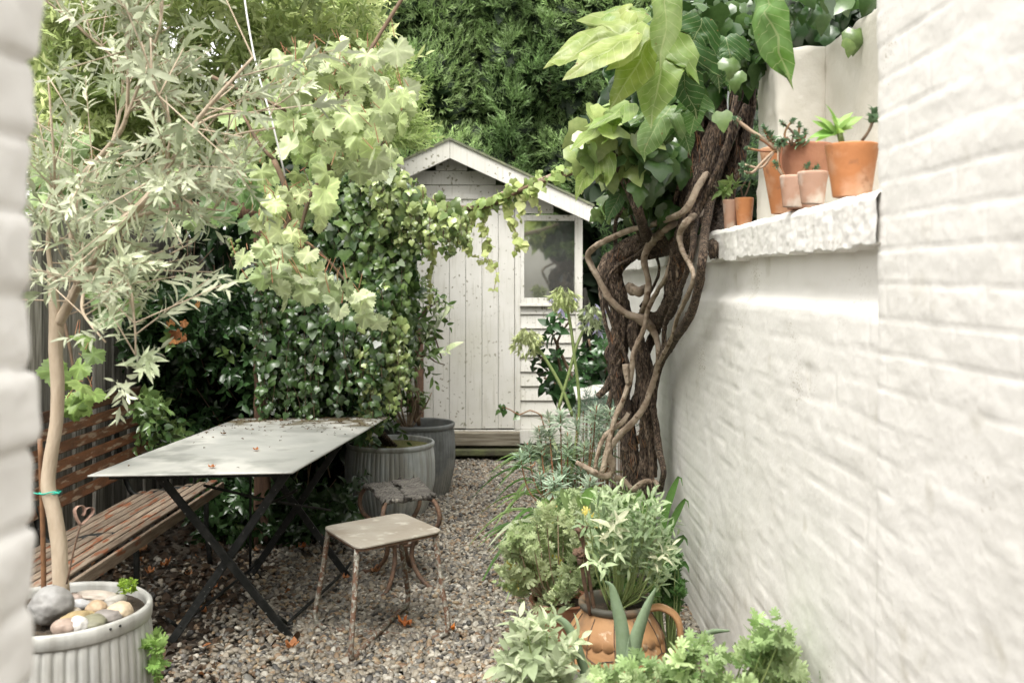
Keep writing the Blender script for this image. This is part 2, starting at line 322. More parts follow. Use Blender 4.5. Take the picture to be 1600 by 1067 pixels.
# ------------------------------------------------------------------ leaf templates: x across, y along the axis, z up
def lance(w=.16, n=4, fold=.25, curve=.2, peak=.45, tip=.0):
    V = []; Fc = []
    for i in range(n+1):
        t = i/n; h = w*(math.sin(PI*min(1, t**(math.log(.5)/math.log(peak))))**.8 if 0 < t < 1 else tip*w+.03)
        z = -curve*t*t
        V += [(-h, t, z+fold*h), (0, t, z), (h, t, z+fold*h)]
        if i < n: a = 3*i; Fc += [(a, a+1, a+4, a+3), (a+1, a+2, a+5, a+4)]
    return np.array(V, float), np.array(Fc)
def fan(outline, cx=0, cy=.35, ring=.55, cup=.12, wav=.0):
    o = np.array(outline, float); n = len(o); c = np.array([cx, cy])
    inner = c+(o-c)*ring; V = np.vstack([[c], inner, o]); r = np.linalg.norm(V-c, axis=1); a = np.arctan2(V[:, 0]-cx, V[:, 1]-cy)
    z = -cup*r*r*2+wav*np.cos(5*a)*r
    V = np.hstack([V, z[:, None]]); Fc = []
    for i in range(n):
        j = (i+1) % n; Fc += [(0, 1+i, 1+j, 1+j), (1+i, 1+n+i, 1+n+j, 1+j)]
    F3 = [(f[0], f[1], f[2]) if f[2] == f[3] else f for f in Fc]
    return V, F3
def sym(half): return half+[(-x, y) for x, y in half[::-1] if abs(x) > 1e-6]
def grape_outline(n=40, teeth=.035):
    o = []
    for i in range(n):
        ph = 2*PI*i/n; r = .41+.105*abs(math.cos(2.5*ph))**1.3; r *= (1+.12*math.cos(ph)) * (1+(teeth*2 if i % 2 else -teeth*2))
        if abs(ph-PI) < .25: r *= .35
        o.append((r*math.sin(ph)*1.1, .42+r*math.cos(ph)))
    return o
T_OLIVE = lance(.105, 3, .2, .18); T_LANCE = lance(.14, 3, .25, .25); T_OVATE = lance(.27, 4, .3, .25, peak=.4); T_SAGE = lance(.19, 4, .3, .3)
T_THIN = lance(.085, 2, .2, .12); T_NEEDLE = lance(.07, 2, .15, .1, peak=.55)
T_BROAD = lance(.33, 4, .22, .3, peak=.42)
T_IVY = fan(sym([(0, 0), (.24, -.1), (.46, .08), (.50, .36), (.30, .52), (.20, .74), (0, 1.0)]), cup=.22, wav=.05)
T_GRAPE = fan(grape_outline(), cy=.42, cup=.22, wav=.10)
T_GER = fan([(.0, .08), (.20, -.02), (.42, .06), (.30, .22), (.55, .30), (.52, .48), (.28, .44), (.42, .72), (.28, .84), (.14, .58), (.10, .95), (0, 1.0), (-.10, .95), (-.14, .58), (-.28, .84), (-.42, .72), (-.28, .44), (-.52, .48), (-.55, .30), (-.30, .22), (-.42, .06), (-.20, -.02)], cy=.3, cup=.12, wav=.06)
def subd_tmpl(outline, nr=5, cy=.3, fold=.25, droop=.38, side=.3):
    o = np.array(outline, float); c = np.array([0, cy]); n = len(o); rows = [np.array([[0, cy]])]
    for k in range(1, nr+1): rows.append(c+(o-c)*(k/nr))
    V = np.vstack(rows); x, y = V[:, 0], V[:, 1]
    z = -droop*np.maximum(y, 0)**2*.5-side*x*x+fold*.12*np.abs(np.sin(6*x))*(1-np.abs(x))+.012*np.sin(17*y+5*np.abs(x))
    V = np.stack([x, y, z], -1); Fc = [(0, 1+i, 1+(i+1) % n) for i in range(n)]
    for k in range(nr-1):
        for i in range(n): j = (i+1) % n; a = 1+k*n; Fc.append((a+i, a+n+i, a+n+j, a+j))
    return V, Fc
T_BIG = subd_tmpl(sym([(0, 0), (.12, -.08), (.28, -.06), (.40, .06), (.52, .22), (.58, .42), (.60, .62), (.50, .56), (.38, .46), (.30, .52), (.30, .66), (.26, .84), (.15, 1.02), (.05, 1.16), (0, 1.28)]))
T_BIGL = subd_tmpl(sym([(0, 0), (.10, .0), (.20, .10), (.26, .28), (.28, .48), (.25, .68), (.20, .86), (.12, 1.02), (.04, 1.16), (0, 1.26)]), droop=.45, cy=.4)
def leaves(T, pos, ax, nr, size, col, wid=1.0):
    """one mesh of many leaves: every leaf gets its own frame, size and colour."""
    TV, TF = T; n = len(pos); y = unit(ax); x = unit(np.cross(y, nr)); z = np.cross(x, y)
    s = np.broadcast_to(np.asarray(size, float), (n,))[:, None, None]; w = np.broadcast_to(np.asarray(wid, float), (n,))[:, None, None]
    crl = rng.normal(1, .8, n)[:, None, None]
    V = pos[:, None, :]+s*(TV[None, :, 0:1]*x[:, None]*w+TV[None, :, 1:2]*y[:, None]+TV[None, :, 2:3]*z[:, None]*crl)
    nv = len(TV); C = np.repeat(np.broadcast_to(col, (n, 3))[:, None], nv, 1)
    if T is globals().get('T_GRAPE'):      # paler main veins running to the five lobes
        vf = np.full(nv, .92); vf[0] = 1.3; k = (nv-1)//2
        for i in range(0, k, 8): vf[1+i] = 1.4; vf[1+k+i] = 1.2
        C = C*vf[None, :, None]*(1+rng.normal(0, .06, (n, nv, 1)))
    C = C.reshape(-1, 3)
    off = np.arange(n)*nv
    if isinstance(TF, np.ndarray): Fc = (TF[None]+off[:, None, None]).reshape(-1, TF.shape[1]); return V.reshape(-1, 3), Fc, C
    # triangulate mixed templates
    tri = []
    for f in TF:
        tri.append(f[:3]);
        if len(f) == 4: tri.append((f[0], f[2], f[3]))
    tri = np.array(tri); return V.reshape(-1, 3), (tri[None]+off[:, None, None]).reshape(-1, 3), C
def jn(parts):
    """join meshes of triangles/quads quickly (quads kept only if all quads)."""
    Vs, Fs, Cs, n = [], [], [], 0
    for V, Fc, C in parts:
        if isinstance(Fc, list): Fc = tri_of(Fc)
        elif Fc.shape[1] == 4: Fc = np.vstack([Fc[:, :3], Fc[:, [0, 2, 3]]])
        Vs.append(V); Fs.append(Fc+n); Cs.append(np.broadcast_to(C, V.shape)); n += len(V)
    return np.concatenate(Vs), np.concatenate(Fs), np.concatenate(Cs)
def tri_of(Fc):
    t = []
    for f in Fc:
        for k in range(1, len(f)-1): t.append((f[0], f[k], f[k+1]))
    return np.array(t)
def cols(n, a, b, var=.18, rare=None, p=0):
    t = np.clip(rng.beta(1.3, 1.3, n), 0, 1)[:, None]; c = np.array(a)*(1-t)+np.array(b)*t
    c = c*np.exp(rng.normal(0, var, n))[:, None]
    if rare is not None: m = rng.random(n) < p; c[m] = np.array(rare)*np.exp(rng.normal(0, .2, m.sum()))[:, None]
    return c
def shoots(base, d, length, nl, llen, T, c, ang=50, droop=.15, jit=.25, whorl=2.4, start=.15, wid=1.0):
    """leaves along shoots. base,d Nx3; c = colour per shoot (Nx3)."""
    n = len(base); d = unit(d); L = np.broadcast_to(np.asarray(length, float), (n,)); t = np.linspace(start, 1, nl)[None, :]
    up = np.array([0, 0, 1.]); p = base[:, None]+d[:, None]*(t*L[:, None])[..., None]; p[..., 2] -= droop*(t**2)*L[:, None]
    a = unit(np.cross(d, rnd3(n))); b = np.cross(d, a); th = np.arange(nl)[None]*whorl+rng.random(n)[:, None]*6.28+rng.normal(0, .25, (n, nl))
    rad = np.cos(th)[..., None]*a[:, None]+np.sin(th)[..., None]*b[:, None]
    A = np.radians(ang)*(1.1-.55*t); A = np.broadcast_to(A, (n, nl))+rng.normal(0, .15, (n, nl))
    ax = d[:, None]*np.cos(A)[..., None]+rad*np.sin(A)[..., None]+rng.normal(0, jit*.4, (n, nl, 3)); ax[..., 2] -= droop*.5
    nr = d[:, None]*np.sin(A)[..., None]-rad*np.cos(A)[..., None]*.6+up*.45+rng.normal(0, jit, (n, nl, 3))
    s = np.broadcast_to(np.asarray(llen, float), (n,))[:, None]*(1-.35*t**2)*np.exp(rng.normal(0, .15, (n, nl)))
    cc = np.repeat(c[:, None], nl, 1)*np.exp(rng.normal(0, .10, (n, nl, 1)))
    return leaves(T, p.reshape(-1, 3), ax.reshape(-1, 3), nr.reshape(-1, 3), s.ravel(), cc.reshape(-1, 3), wid)
def twigs(p0, p1, r, sides=3):
    p0 = np.asarray(p0, float); p1 = np.asarray(p1, float); n = len(p0); d = unit(p1-p0); a = unit(np.cross(d, rnd3(n))); b = np.cross(d, a); th = np.linspace(0, 2*PI, sides, endpoint=False)
    r = np.broadcast_to(np.asarray(r, float), (n,))[:, None, None]
    ring = np.cos(th)[None, :, None]*a[:, None]+np.sin(th)[None, :, None]*b[:, None]
    V = np.concatenate([p0[:, None]+ring*r, p1[:, None]+ring*r*.6], 1).reshape(-1, 3); j = np.arange(sides); k = (j+1) % sides
    f = np.stack([j, k, k+sides, j+sides], -1); return V, (f[None]+(np.arange(n)*2*sides)[:, None, None]).reshape(-1, 4)
def inpoly(poly, n):
    poly = np.array(poly, float); lo, hi = poly.min(0), poly.max(0); out = np.zeros((0, 2))
    while len(out) < n:
        q = lo+rng.random((n*2, 2))*(hi-lo); ins = np.zeros(len(q), bool); j = len(poly)-1
        for i in range(len(poly)):
            xi, yi = poly[i]; xj, yj = poly[j]
            c = ((yi > q[:, 1]) != (yj > q[:, 1])) & (q[:, 0] < (xj-xi)*(q[:, 1]-yi)/(yj-yi+1e-9)+xi); ins ^= c; j = i
        out = np.vstack([out, q[ins]])
    return out[:n]
def region(poly, n, Y0, Y1, thr=None, fs=2.5, seed=0):
    """points in a real depth slab Y0..Y1; thr drops the gaps between clumps."""
    out = np.zeros((0, 3)); g = 0
    while len(out) < n and g < 40:
        q = inpoly(poly, n); Y = Y0+rng.random(n)*(Y1-Y0); p = PP(q[:, 0], q[:, 1], Y)
        if thr is not None: p = p[fbm(p*fs+seed, 2) > thr]
        out = np.vstack([out, p]); g += 1
    return out[:n]
#--MORE--
# ================================================================== GROUND
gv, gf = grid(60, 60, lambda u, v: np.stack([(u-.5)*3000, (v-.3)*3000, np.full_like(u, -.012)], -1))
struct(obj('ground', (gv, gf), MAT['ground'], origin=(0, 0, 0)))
def pebbles(n, x0, x1, y0, y1, sub, smin, smax, z=.0, keep=None):
    IV, IF = ico(sub); xy = np.stack([rng.uniform(x0, x1, n), rng.uniform(y0, y1, n)], -1)
    if keep is not None: xy = xy[keep(xy)]
    n = len(xy); s = np.clip(rng.lognormal(math.log((smin+smax)/2), .28, n), smin*.6, smax*1.5)/2
    sc3 = np.stack([s*rng.uniform(.85, 1.35, n), s*rng.uniform(.75, 1.0, n), s*rng.uniform(.5, .8, n)], -1)
    a = rng.random(n)*6.28; tl = rng.normal(0, .35, n); tm = rng.normal(0, .35, n)
    V = IV[None]*sc3[:, None]; V = V*(1+.05*np.sin(IV[None]*2.3+rng.random((n, 1, 3))*6.28))
    ca, sa = np.cos(a)[:, None], np.sin(a)[:, None]
    V[..., 2] = V[..., 2]+V[..., 0]*tl[:, None]+V[..., 1]*tm[:, None]
    X = V[..., 0]*ca-V[..., 1]*sa; Y = V[..., 0]*sa+V[..., 1]*ca
    zz = z+sc3[:, 2]*.5+rng.uniform(0, .012, n)+.008*fbm(np.stack([xy[:, 0]*3, xy[:, 1]*3, xy[:, 0]*0], -1), 2)
    V = np.stack([X+xy[:, :1], Y+xy[:, 1:2], V[..., 2]+zz[:, None]], -1)
    pal = np.array([(.34,.30,.24), (.24,.21,.17), (.17,.155,.135), (.45,.42,.36), (.27,.19,.12), (.09,.085,.08), (.36,.27,.17), (.52,.49,.43), (.20,.125,.075), (.27,.26,.235)])
    c = np.array([.70, .70, .69])*pal[rng.choice(len(pal), n, p=[.2,.17,.15,.12,.08,.09,.06,.04,.03,.06])]*np.exp(rng.normal(0, .15, (n, 1)))
    return V.reshape(-1, 3), (IF[None]+(np.arange(n)*len(IV))[:, None, None]).reshape(-1, 3), np.repeat(c[:, None], len(IV), 1).reshape(-1, 3)
inwedge = lambda q: (np.abs(q[:, 0]) < q[:, 1]*.56+.1) & (q[:, 0] < .84)
shade_bed = lambda q: rng.random(len(q)) > np.clip((-1.05-q[:, 0]+.3*fbm(np.stack([q[:, 0]*2, q[:, 1]*2, q[:, 0]*0], -1), 2))*2.2, 0, .93)  # fewer pebbles: bare dark soil, also standing in for shade below the table
ga = pebbles(60000, -2.2, .84, 2.7, 5.4, 1, .017, .025, keep=lambda q: inwedge(q) & shade_bed(q))
gb = pebbles(46000, -1.6, .84, 5.35, 8.7, 1, .017, .024, keep=lambda q: inwedge(q) & shade_bed(q))
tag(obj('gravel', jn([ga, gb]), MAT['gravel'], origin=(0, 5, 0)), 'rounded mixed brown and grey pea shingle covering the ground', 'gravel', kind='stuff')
# leaf litter that also paints shade on the bed below the bench and hedge
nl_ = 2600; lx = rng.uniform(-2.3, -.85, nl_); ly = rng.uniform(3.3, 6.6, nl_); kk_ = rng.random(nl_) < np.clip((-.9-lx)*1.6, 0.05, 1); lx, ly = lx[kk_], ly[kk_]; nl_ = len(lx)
tag(obj('leaf_litter_shade', leaves(T_OVATE, np.stack([lx, ly, rng.uniform(.0, .03, nl_)], -1), rnd3(nl_)*[1, 1, .2], np.array([0, 0, 1])+rnd3(nl_, .35), rng.uniform(.03, .06, nl_), cols(nl_, (.035, .024, .016), (.10, .065, .038), rare=(.35, .16, .07), p=.04), 1.3), MAT['deadleaf']), 'dark brown leaf litter, also painted-in shade, under bench and table', 'leaf litter', kind='stuff')
# ================================================================== WALLS
def courses(s, z, p3, depth=.006, ch=.0745, bl=.225, wob=.016):
    """painted brickwork relief: soft courses, weak upright joints."""
    w = wob*.35*fbm(np.stack([s*4, z*6, s*0+3], -1), 3); zz = (z+w)/ch; k = np.floor(zz); fz = np.abs(zz-k-.5)*2
    ss = (s+w+(k % 2)*bl/2)/bl; fs = np.abs(ss-np.floor(ss)-.5)*2
    per = .6+.5*_h(k, np.floor(ss), k*0)
    j = np.clip((fz-.80)/.20, 0, 1)**1.3; jv = np.clip((fs-.93)/.07, 0, 1)**1.3*.7
    vis = .5+.8*fbm(np.stack([s*3.5, z*2.6, s*0+9], -1), 3)
    return depth*(-np.maximum(j, jv)*np.clip(vis, .15, 1)*1.6+.5*per)
def wallmesh(y0, y1, z0, z1, X, res, depth=.0028, rough=.0014):
    def fn(u, v):
        y = y0+u*(y1-y0); z = z0+v*(z1-z0); q = np.stack([y, z, y*0], -1)
        d = courses(y, z, q, depth)+rough*fbm(q*np.array([10, 20, 1]), 5, .6)+.004*fbm(q*1.3, 2)
        base = X(y, z) if callable(X) else X
        return np.stack([base-d, y, z], -1)
    V, Fc = grid(int((y1-y0)/res), int((z1-z0)/res), fn); return V, Fc[:, ::-1]
t = thing('garden_wall', (.95, 5.5, 0), 'long low painted white brick garden wall running back behind the potted plants', 'wall')
def lowx(y, z):
    k = np.clip((z-1.42)/.05, 0, 1); return .806+.040*k*k*(3-2*k)
V, Fc = wallmesh(2.18, 8.9, -.02, 1.6, lowx, .0105)
obj('brickwork', (V, Fc), MAT['wall'], t)
obj('wall_core', box(.86, 1.02, 2.25, 8.9, -.02, 1.585), MAT['wall'], t)
def coping(y0, y1):
    bl = .075
    def fn(u, v):      # v runs round the profile: underside, nose, top
        y = y0+u*(y1-y0); s = v
        k = np.floor(y/bl); f = np.abs(y/bl-k-.5)*2; j = np.clip((f-.7)/.3, 0, 1)**1.5
        r = _h(k, k*0, k*0+3); r2 = _h(k, k*0+5, k*0)
        x = np.where(s < .22, .86-s/.22*.067, np.where(s < .5, .793, .793+(s-.5)/.5*.36)); zb = 1.580+.005*r2+.004*vn(np.stack([y*28, y*0, y*0], -1))
        z = np.where(s < .22, zb, np.where(s < .5, zb+(s-.22)/.28*(1.705-zb), 1.705))
        c = np.clip(1-np.abs(s-.5)/.05, 0, 1); x = x+c*.009; z = z-c*.008
        q = np.stack([y*9, s*5, y*0], -1); n = .006*fbm(np.stack([y*30, z*42, x*20], -1), 4)
        side = (s > .2) & (s < .52); x = x+np.where(side, j*.002+r*.0015+n*.35, 0); z = z+np.where(s >= .5, -j*.006+r*.003+n*.7, 0)
        return np.stack([x, y, z], -1)
    V, Fc = grid(int((y1-y0)/.009), 110, fn); return V, Fc[:, ::-1]
obj('coping', coping(2.168, 8.9), MAT['wall'], t)
obj('coping_core', box(.812, 1.13, 2.196, 8.85, 1.6, 1.692), MAT['wall'], t)
# high house wall nearest the camera
t = thing('house_wall', (1.3, .8, 0), 'tall blurred white painted brick wall closest to the viewer on the right', 'wall')
V, Fc = wallmesh(1.35, 2.2, -.02, 2.3, lambda y, z: .803+.004*np.clip((y-2.165)/.035, 0, 1)**2, .0065, depth=.0017, rough=.0014)
obj('brickwork', (V, Fc), MAT['wall'], t)
obj('wall_core', box(.845, 1.25, 1.15, 2.195, -.02, 2.29), MAT['wall'], t, bev=.01)
# left jamb
def jamb(u, v):
    # contour: forward along the reveal, round the far corner, back along the far face
    z = v*2.15-.05; L = .50; s = u*1.3
    x = np.where(s < L, -.462, -.462-(s-L)); y = np.where(s < L, .465+s, .965)
    ny = np.clip((s-L+.012)/.024, 0, 1); nx = 1-ny; r = np.hypot(nx, ny)
    q = np.stack([s, z, s*0], -1); cz = (z+.006*vn(np.stack([z*0, z*5, s*3], -1)))/.0745; fz = np.abs(cz-np.floor(cz)-.5)*2
    k = np.floor(cz); d = .006*_h(k, k*0+1, k*0)-.006*np.clip((fz-.6)/.4, 0, 1)**2+.0045*fbm(q*np.array([12, 14, 1])+4, 4)
    return np.stack([x+d*nx/r, y+d*ny/r, z], -1)
t = thing('brick_pier', (-.8, .7, 0), 'blurred white painted brick wall end at the left edge', 'wall')
V, Fc = grid(230, 400, jamb); obj('brickwork', (V, Fc[:, ::-1]), MAT['wall'], t)
obj('wall_core', box(-1.6, -.48, .47, .945, 0, 2.09), MAT['wall'], t)
# pier and back wall behind the ledge
def roughbox(x0, x1, y0, y1, z0, z1, res=.012, amp=.006, rnd=.02):
    parts = []
    faces = [((x0, y0, z0), (x1-x0, 0, 0), (0, 0, z1-z0)), ((x0, y1, z0), (0, y0-y1, 0), (0, 0, z1-z0)), ((x1, y0, z0), (0, y1-y0, 0), (0, 0, z1-z0)), ((x0, y0, z1), (x1-x0, 0, 0), (0, y1-y0, 0))]
    c = np.array([(x0+x1)/2, (y0+y1)/2, (z0+z1)/2]); h = np.array([x1-x0, y1-y0, z1-z0])/2
    for o, a, b in faces:
        o, a, b = map(lambda w: np.array(w, float), (o, a, b))
        def fn(u, v):
            p = o+u[:, None]*a+v[:, None]*b; l = (p-c); q = np.clip(l, -(h-rnd), h-rnd); e = l-q; ln = np.linalg.norm(e, axis=1, keepdims=True)
            nrm = e/np.maximum(ln, 1e-9); p = c+q+nrm*rnd
            return p+nrm*(amp*fbm(p*11, 4)+.5*amp*fbm(p*3+5, 2))[:, None]
        parts.append(grid(max(3, int(np.linalg.norm(a)/res)), max(3, int(np.linalg.norm(b)/res)), fn))
    return join(parts)
tag(obj('wall_pier', roughbox(.955, 1.15, 3.6, 3.9, 1.69, 2.36, amp=.007, rnd=.028), MAT['render']), 'square white rendered pier standing on the ledge behind the terracotta pots', 'pier')
tag(obj('boundary_wall', roughbox(1.135, 1.5, .9, 3.66, 0, 2.36, res=.02, amp=.005), MAT['render']), 'white rendered wall set back behind the right hand pots on the ledge', 'wall')
tag(obj('gate_post', roughbox(.84, .99, 5.9, 6.05, 1.7, 2.12, res=.02, amp=.005), MAT['render']), 'white rendered post half hidden behind the twisted vine trunk', 'post')
# the house behind the viewer, seen only in the shed window
t = thing('house', (1.2, -5, 0), 'pale walled house mirrored in the shed window', 'house')
obj('wall', join([box(-4.5, 6, -8, -2.6, 0, 2.45), (np.array([(-4.5,-2.6,2.45),(6,-2.6,2.45),(.75,-2.6,4.3),(-4.5,-8,2.45),(6,-8,2.45),(.75,-8,4.3)], float), [(0,1,2),(5,4,3)])]), MAT['hwall'], t)
r_ = obj('roof', join([beam((-4.9, -5.2, 2.32), (.75, -5.2, 4.42), 5.5, .1, up=(0, 0, 1)), beam((.75, -5.2, 4.42), (6.4, -5.2, 2.32), 5.5, .1)]), MAT['hroof'], t)
obj('door', box(.75, 1.6, -2.6, -2.57, 0, 1.75), MAT['darkglass'], t)
# ================================================================== SHED
def X_(x, Y=8.4): return (x-800)*Y/F
def Z_(y, Y=8.4): return EYE-(y-HOR)*Y/F
SY = 8.42; k = SY/F
t = thing('garden_shed', (X_(705), 9.4, 0), 'white painted wooden shed with gabled roof and speckled plank door', 'shed')
XL, XR = X_(500), X_(908); zE = Z_(337); zR = Z_(236); XA = X_(705)
zF = Z_(671)   # top of the step
# clapboards: each board tilts a little; front wall clipped under the gable slope
bp = []; zc = zF; bh = Z_(0)-Z_(22.5); slope = (zR-zE)/(XR-XA)
XD0, XD1 = X_(651), X_(804); WX0, WX1, WZ0, WZ1 = X_(806), X_(904), Z_(475), Z_(336)
LX1 = X_(655)
def brd(x0, x1, z0, z1):
    if x1-x0 < .01: return
    # clip the top by the roof line
    V = np.array([(x0, SY-.012, z0), (x1, SY-.012, z0), (x1, SY+.004, z1), (x0, SY+.004, z1), (x0, SY+.03, z0), (x1, SY+.03, z0), (x1, SY+.03, z1), (x0, SY+.03, z1)], float)
    bp.append((V, BF))
zi = 0
while zc < zR-.04:
    z1 = zc+bh-.004; zm = z1
    hw = (zR+.02-zm)/slope if zm > zE else 99
    a, b = max(XL, XA-hw), min(XR, XA+hw)
    segs = [(a, b)]
    if z1 < Z_(333): segs = [(a, X_(642)), (X_(804), b)]          # door bay
    for (p, q) in segs:
        if WZ0-.01 < z1 and zc < WZ1-.01:                           # window bays
            if zc < WZ0-.02: brd(p, q, zc, WZ0-.003)
            if z1 > WZ1+.02: brd(p, q, WZ1+.003, z1)
            if q > X_(850): q2 = X_(806); brd(p, q2, zc, z1) if q2 > p else None; brd(X_(903), q, zc, z1); continue
            if q <= X_(651)+.01: brd(p, X_(540), zc, z1); continue
        brd(p, q, zc, z1)
    zc += bh
obj('wall', join(bp), MAT['shed'], t, smooth=False, bev=.0025)
obj('side_wall', join([box(XR-.03, XR-.004, SY+.03, SY+1.8, .2, zE), box(XL+.004, XL+.03, SY+.03, SY+1.8, .2, zE), box(XL, XR, SY+1.78, SY+1.8, .2, zE)]), MAT['shed'], t, smooth=False)
obj('corner_trim', join([box(XR-.045, XR+.012, SY-.03, SY+.05, zF, zE-.03)]), MAT['shed'], t, smooth=False, bev=.004)
obj('corner_trim', join([box(XL-.012, XL+.045, SY-.03, SY+.05, zF, zE-.03)]), MAT['shed'], t, smooth=False, bev=.004)
EX = X_(924)-XA
zAp = Z_(231)
def bargeboard(sgn):
    a = np.array([XA+sgn*.001, SY-.20, zAp-.03]); b = np.array([XA+sgn*EX, SY-.20, Z_(336)-.0])
    # plumb cut at both ends, 15 cm deep
    h = .165; V = []
    for y in (SY-.205, SY-.18):
        V += [(a[0], y, a[2]-h*.5), (b[0], y, b[2]-h*.5), (b[0], y, b[2]+h*.42), (a[0], y, a[2]+h*.5)]
    return np.array(V, float), BF
for sgn in (-1, 1): obj('bargeboard', bargeboard(sgn), MAT['shed'], t, smooth=False, bev=.004)
rf = []
for sgn in (-1, 1):
    a = (XA, zAp+.06); b = (XA+sgn*(EX+.01), Z_(336)+.075)
    V = np.array([(a[0], SY-.22, a[1]-.02), (b[0], SY-.22, b[1]-.02), (b[0], SY+2, b[1]-.02), (a[0], SY+2, a[1]-.02), (a[0], SY-.22, a[1]), (b[0], SY-.22, b[1]), (b[0], SY+2, b[1]), (a[0], SY+2, a[1])], float)
    rf.append((V, BF))
obj('roof', join(rf), MAT['felt'], t, smooth=False)
# door of six tongue and groove planks
dp = []; zt, zb = Z_(327), Z_(670); w = (XD1-XD0)/6
for i in range(6):
    dp.append(box(XD0+i*w+.0012, XD0+(i+1)*w-.0012, SY-.022+.001*(i % 2), SY+.0, zb+.002*(i % 3), zt))
dr = obj('door', join(dp), MAT['shed'], t, smooth=False, bev=.004)
obj('door_back', box(XD0, XD1, SY+.002, SY+.02, zb, zt), MAT['felt'], dr, smooth=False)
obj('door_frame', join([box(X_(643), XD0-.003, SY-.03, SY+.02, zb, zt), box(XD1+.003, X_(813), SY-.03, SY+.02, zF, zt), box(X_(643), X_(813), SY-.034, SY+.02, zt+.002, zt+.05)]), MAT['shed'], t, smooth=False, bev=.003)
# right window
w = obj('window', join([box(X_(813.2), X_(819), SY-.028, SY+.03, WZ0, WZ1), box(X_(898), X_(904), SY-.028, SY+.03, WZ0, WZ1), box(X_(819.1), X_(897.9), SY-.026, SY+.03, WZ0, WZ0+.05), box(X_(819.1), X_(897.9), SY-.026, SY+.03, Z_(345), WZ1)]), MAT['shed'], t, smooth=False, bev=.003)
obj('pane', box(X_(817), X_(899), SY+.006, SY+.010, WZ0+.04, Z_(344)), MAT['glass'], w, smooth=False)
obj('sill', box(X_(812), X_(905), SY-.045, SY-.005, WZ0-.02, WZ0), MAT['shed'], w, smooth=False, bev=.004)
w = obj('window', join([box(X_(540), X_(546), SY-.02, SY+.03, WZ0, WZ1), box(X_(634), X_(641), SY-.02, SY+.03, WZ0, WZ1), box(X_(546.1), X_(633.9), SY-.018, SY+.03, WZ0, WZ0+.03), box(X_(546.1), X_(633.9), SY-.018, SY+.03, Z_(345), WZ1)]), MAT['shed'], t, smooth=False, bev=.003)
obj('pane', box(X_(544), X_(636), SY+.006, SY+.010, WZ0+.02, Z_(344)), MAT['darkglass'], w, smooth=False)
obj('window', box(X_(641.6), X_(650), SY-.0345, SY-.031, Z_(465), Z_(345)), MAT['darkglass'], t, smooth=False)
obj('doorstep', join([box(X_(600), X_(812), SY-.14, SY-.031, Z_(693), zF-.01), ]), MAT['shed_dark'], t, smooth=False, bev=.006)
obj('sill_board', box(XL, XR, SY-.03, SY+.03, Z_(693), zF-.004), MAT['shed'], t, smooth=False, bev=.004)
obj('base', join([box(XL+.02, XR-.02, SY-.09, SY-.02, .02, Z_(695)), box(X_(640), X_(820), SY-.2, SY-.10, .06, .11)]), MAT['base'], t, smooth=False, bev=.008)
obj('floor', box(XL+.05, XR-.05, SY+.03, SY+1.75, .1, .2), MAT['base'], t, smooth=False)
tag(obj('leaning_plank', join([beam((X_(655, 7.9), 7.95, .02), (X_(653, 8.2), 8.3, 1.15), .07, .02, up=(0, 1, 0))]), MAT['post'], smooth=False, bev=.003), 'narrow brown plank leaning on the shed beside its door', 'plank')
# ================================================================== FENCE
t = thing('board_fence', (-2.35, 6, 0), 'weathered silver grey board fence behind the slatted bench', 'fence')
fb = []; y = 3.2; i = 0
while y < 9.6:
    w = .115+.02*random.random(); zt = 1.80+.05*random.random(); c = random.uniform(.6, 1.35); x = -2.27-.012*(i % 2)-.006*random.random()
    V, Fc = box(x-.018, x, y, y+w-.006, 0, zt); fb.append((V, Fc, np.ones((8, 3))*c)); y += w; i += 1
obj('boards', join(fb), MAT['fence'], t, smooth=False, bev=.003)
for z in (.4, 1.5): obj('rail', box(-2.36, -2.31, 3.2, 9.6, z, z+.08, (.8, .8, .8)), MAT['fence'], t, smooth=False)
t = thing('back_fence', (-3, 10.5, 0), 'dark weathered back fence hidden behind the hedge and shed', 'fence')
fb = [box(-4.6+i*.15, -4.455+i*.15, 10.5+.01*(i % 2), 10.52+.01*(i % 2), 0, 1.75+.03*random.random(), (random.uniform(.6, 1.2),)*3) for i in range(64)]
obj('boards', join(fb), MAT['fence'], t, smooth=False)
# ================================================================== BENCH
t = thing('slatted_bench', (-1.85, 4.2, 0), 'long wooden bench with rusty brown slatted back and weathered grey slatted seat', 'bench')
BY0, BY1 = 2.9, 5.62
def sl(x, y0, y1, z, w, h, ang, c):   # slat along Y, tilted by ang about Y
    ca, sa = math.cos(ang), math.sin(ang)
    V = []
    for yy, xx in ((y0, x-.04), (y1, x)):
        for (p, q) in ((-w/2, -h/2), (w/2, -h/2), (w/2, h/2), (-w/2, h/2)): V.append((xx+p*ca-q*sa, yy, z+p*sa+q*ca))
    return (np.array(V), BF, np.ones((8, 3))*c)
seat = []
for i, x in enumerate(np.linspace(-1.60, -1.98, 7)):
    seat.append(sl(x, BY0, 5.35, .43-.010*i, .040, .012, 0, random.uniform(.75, 1.2)))
seat.append(sl(-1.555, BY0, 5.35, .40, .018, .05, 0, 1.1))
obj('seat', join(seat), MAT['seatslat'], t, smooth=False, bev=.004)
back = []
for i, z in enumerate(np.linspace(.50, .885, 6)):
    back.append(sl(-2.03-.16*(z-.45), BY0, BY1, z, .018, .052, .28, [1.0, 1.1, 1.15, .9, .95, .45][i]))
obj('backrest', join(back), MAT['slat'], t, smooth=False, bev=.004)
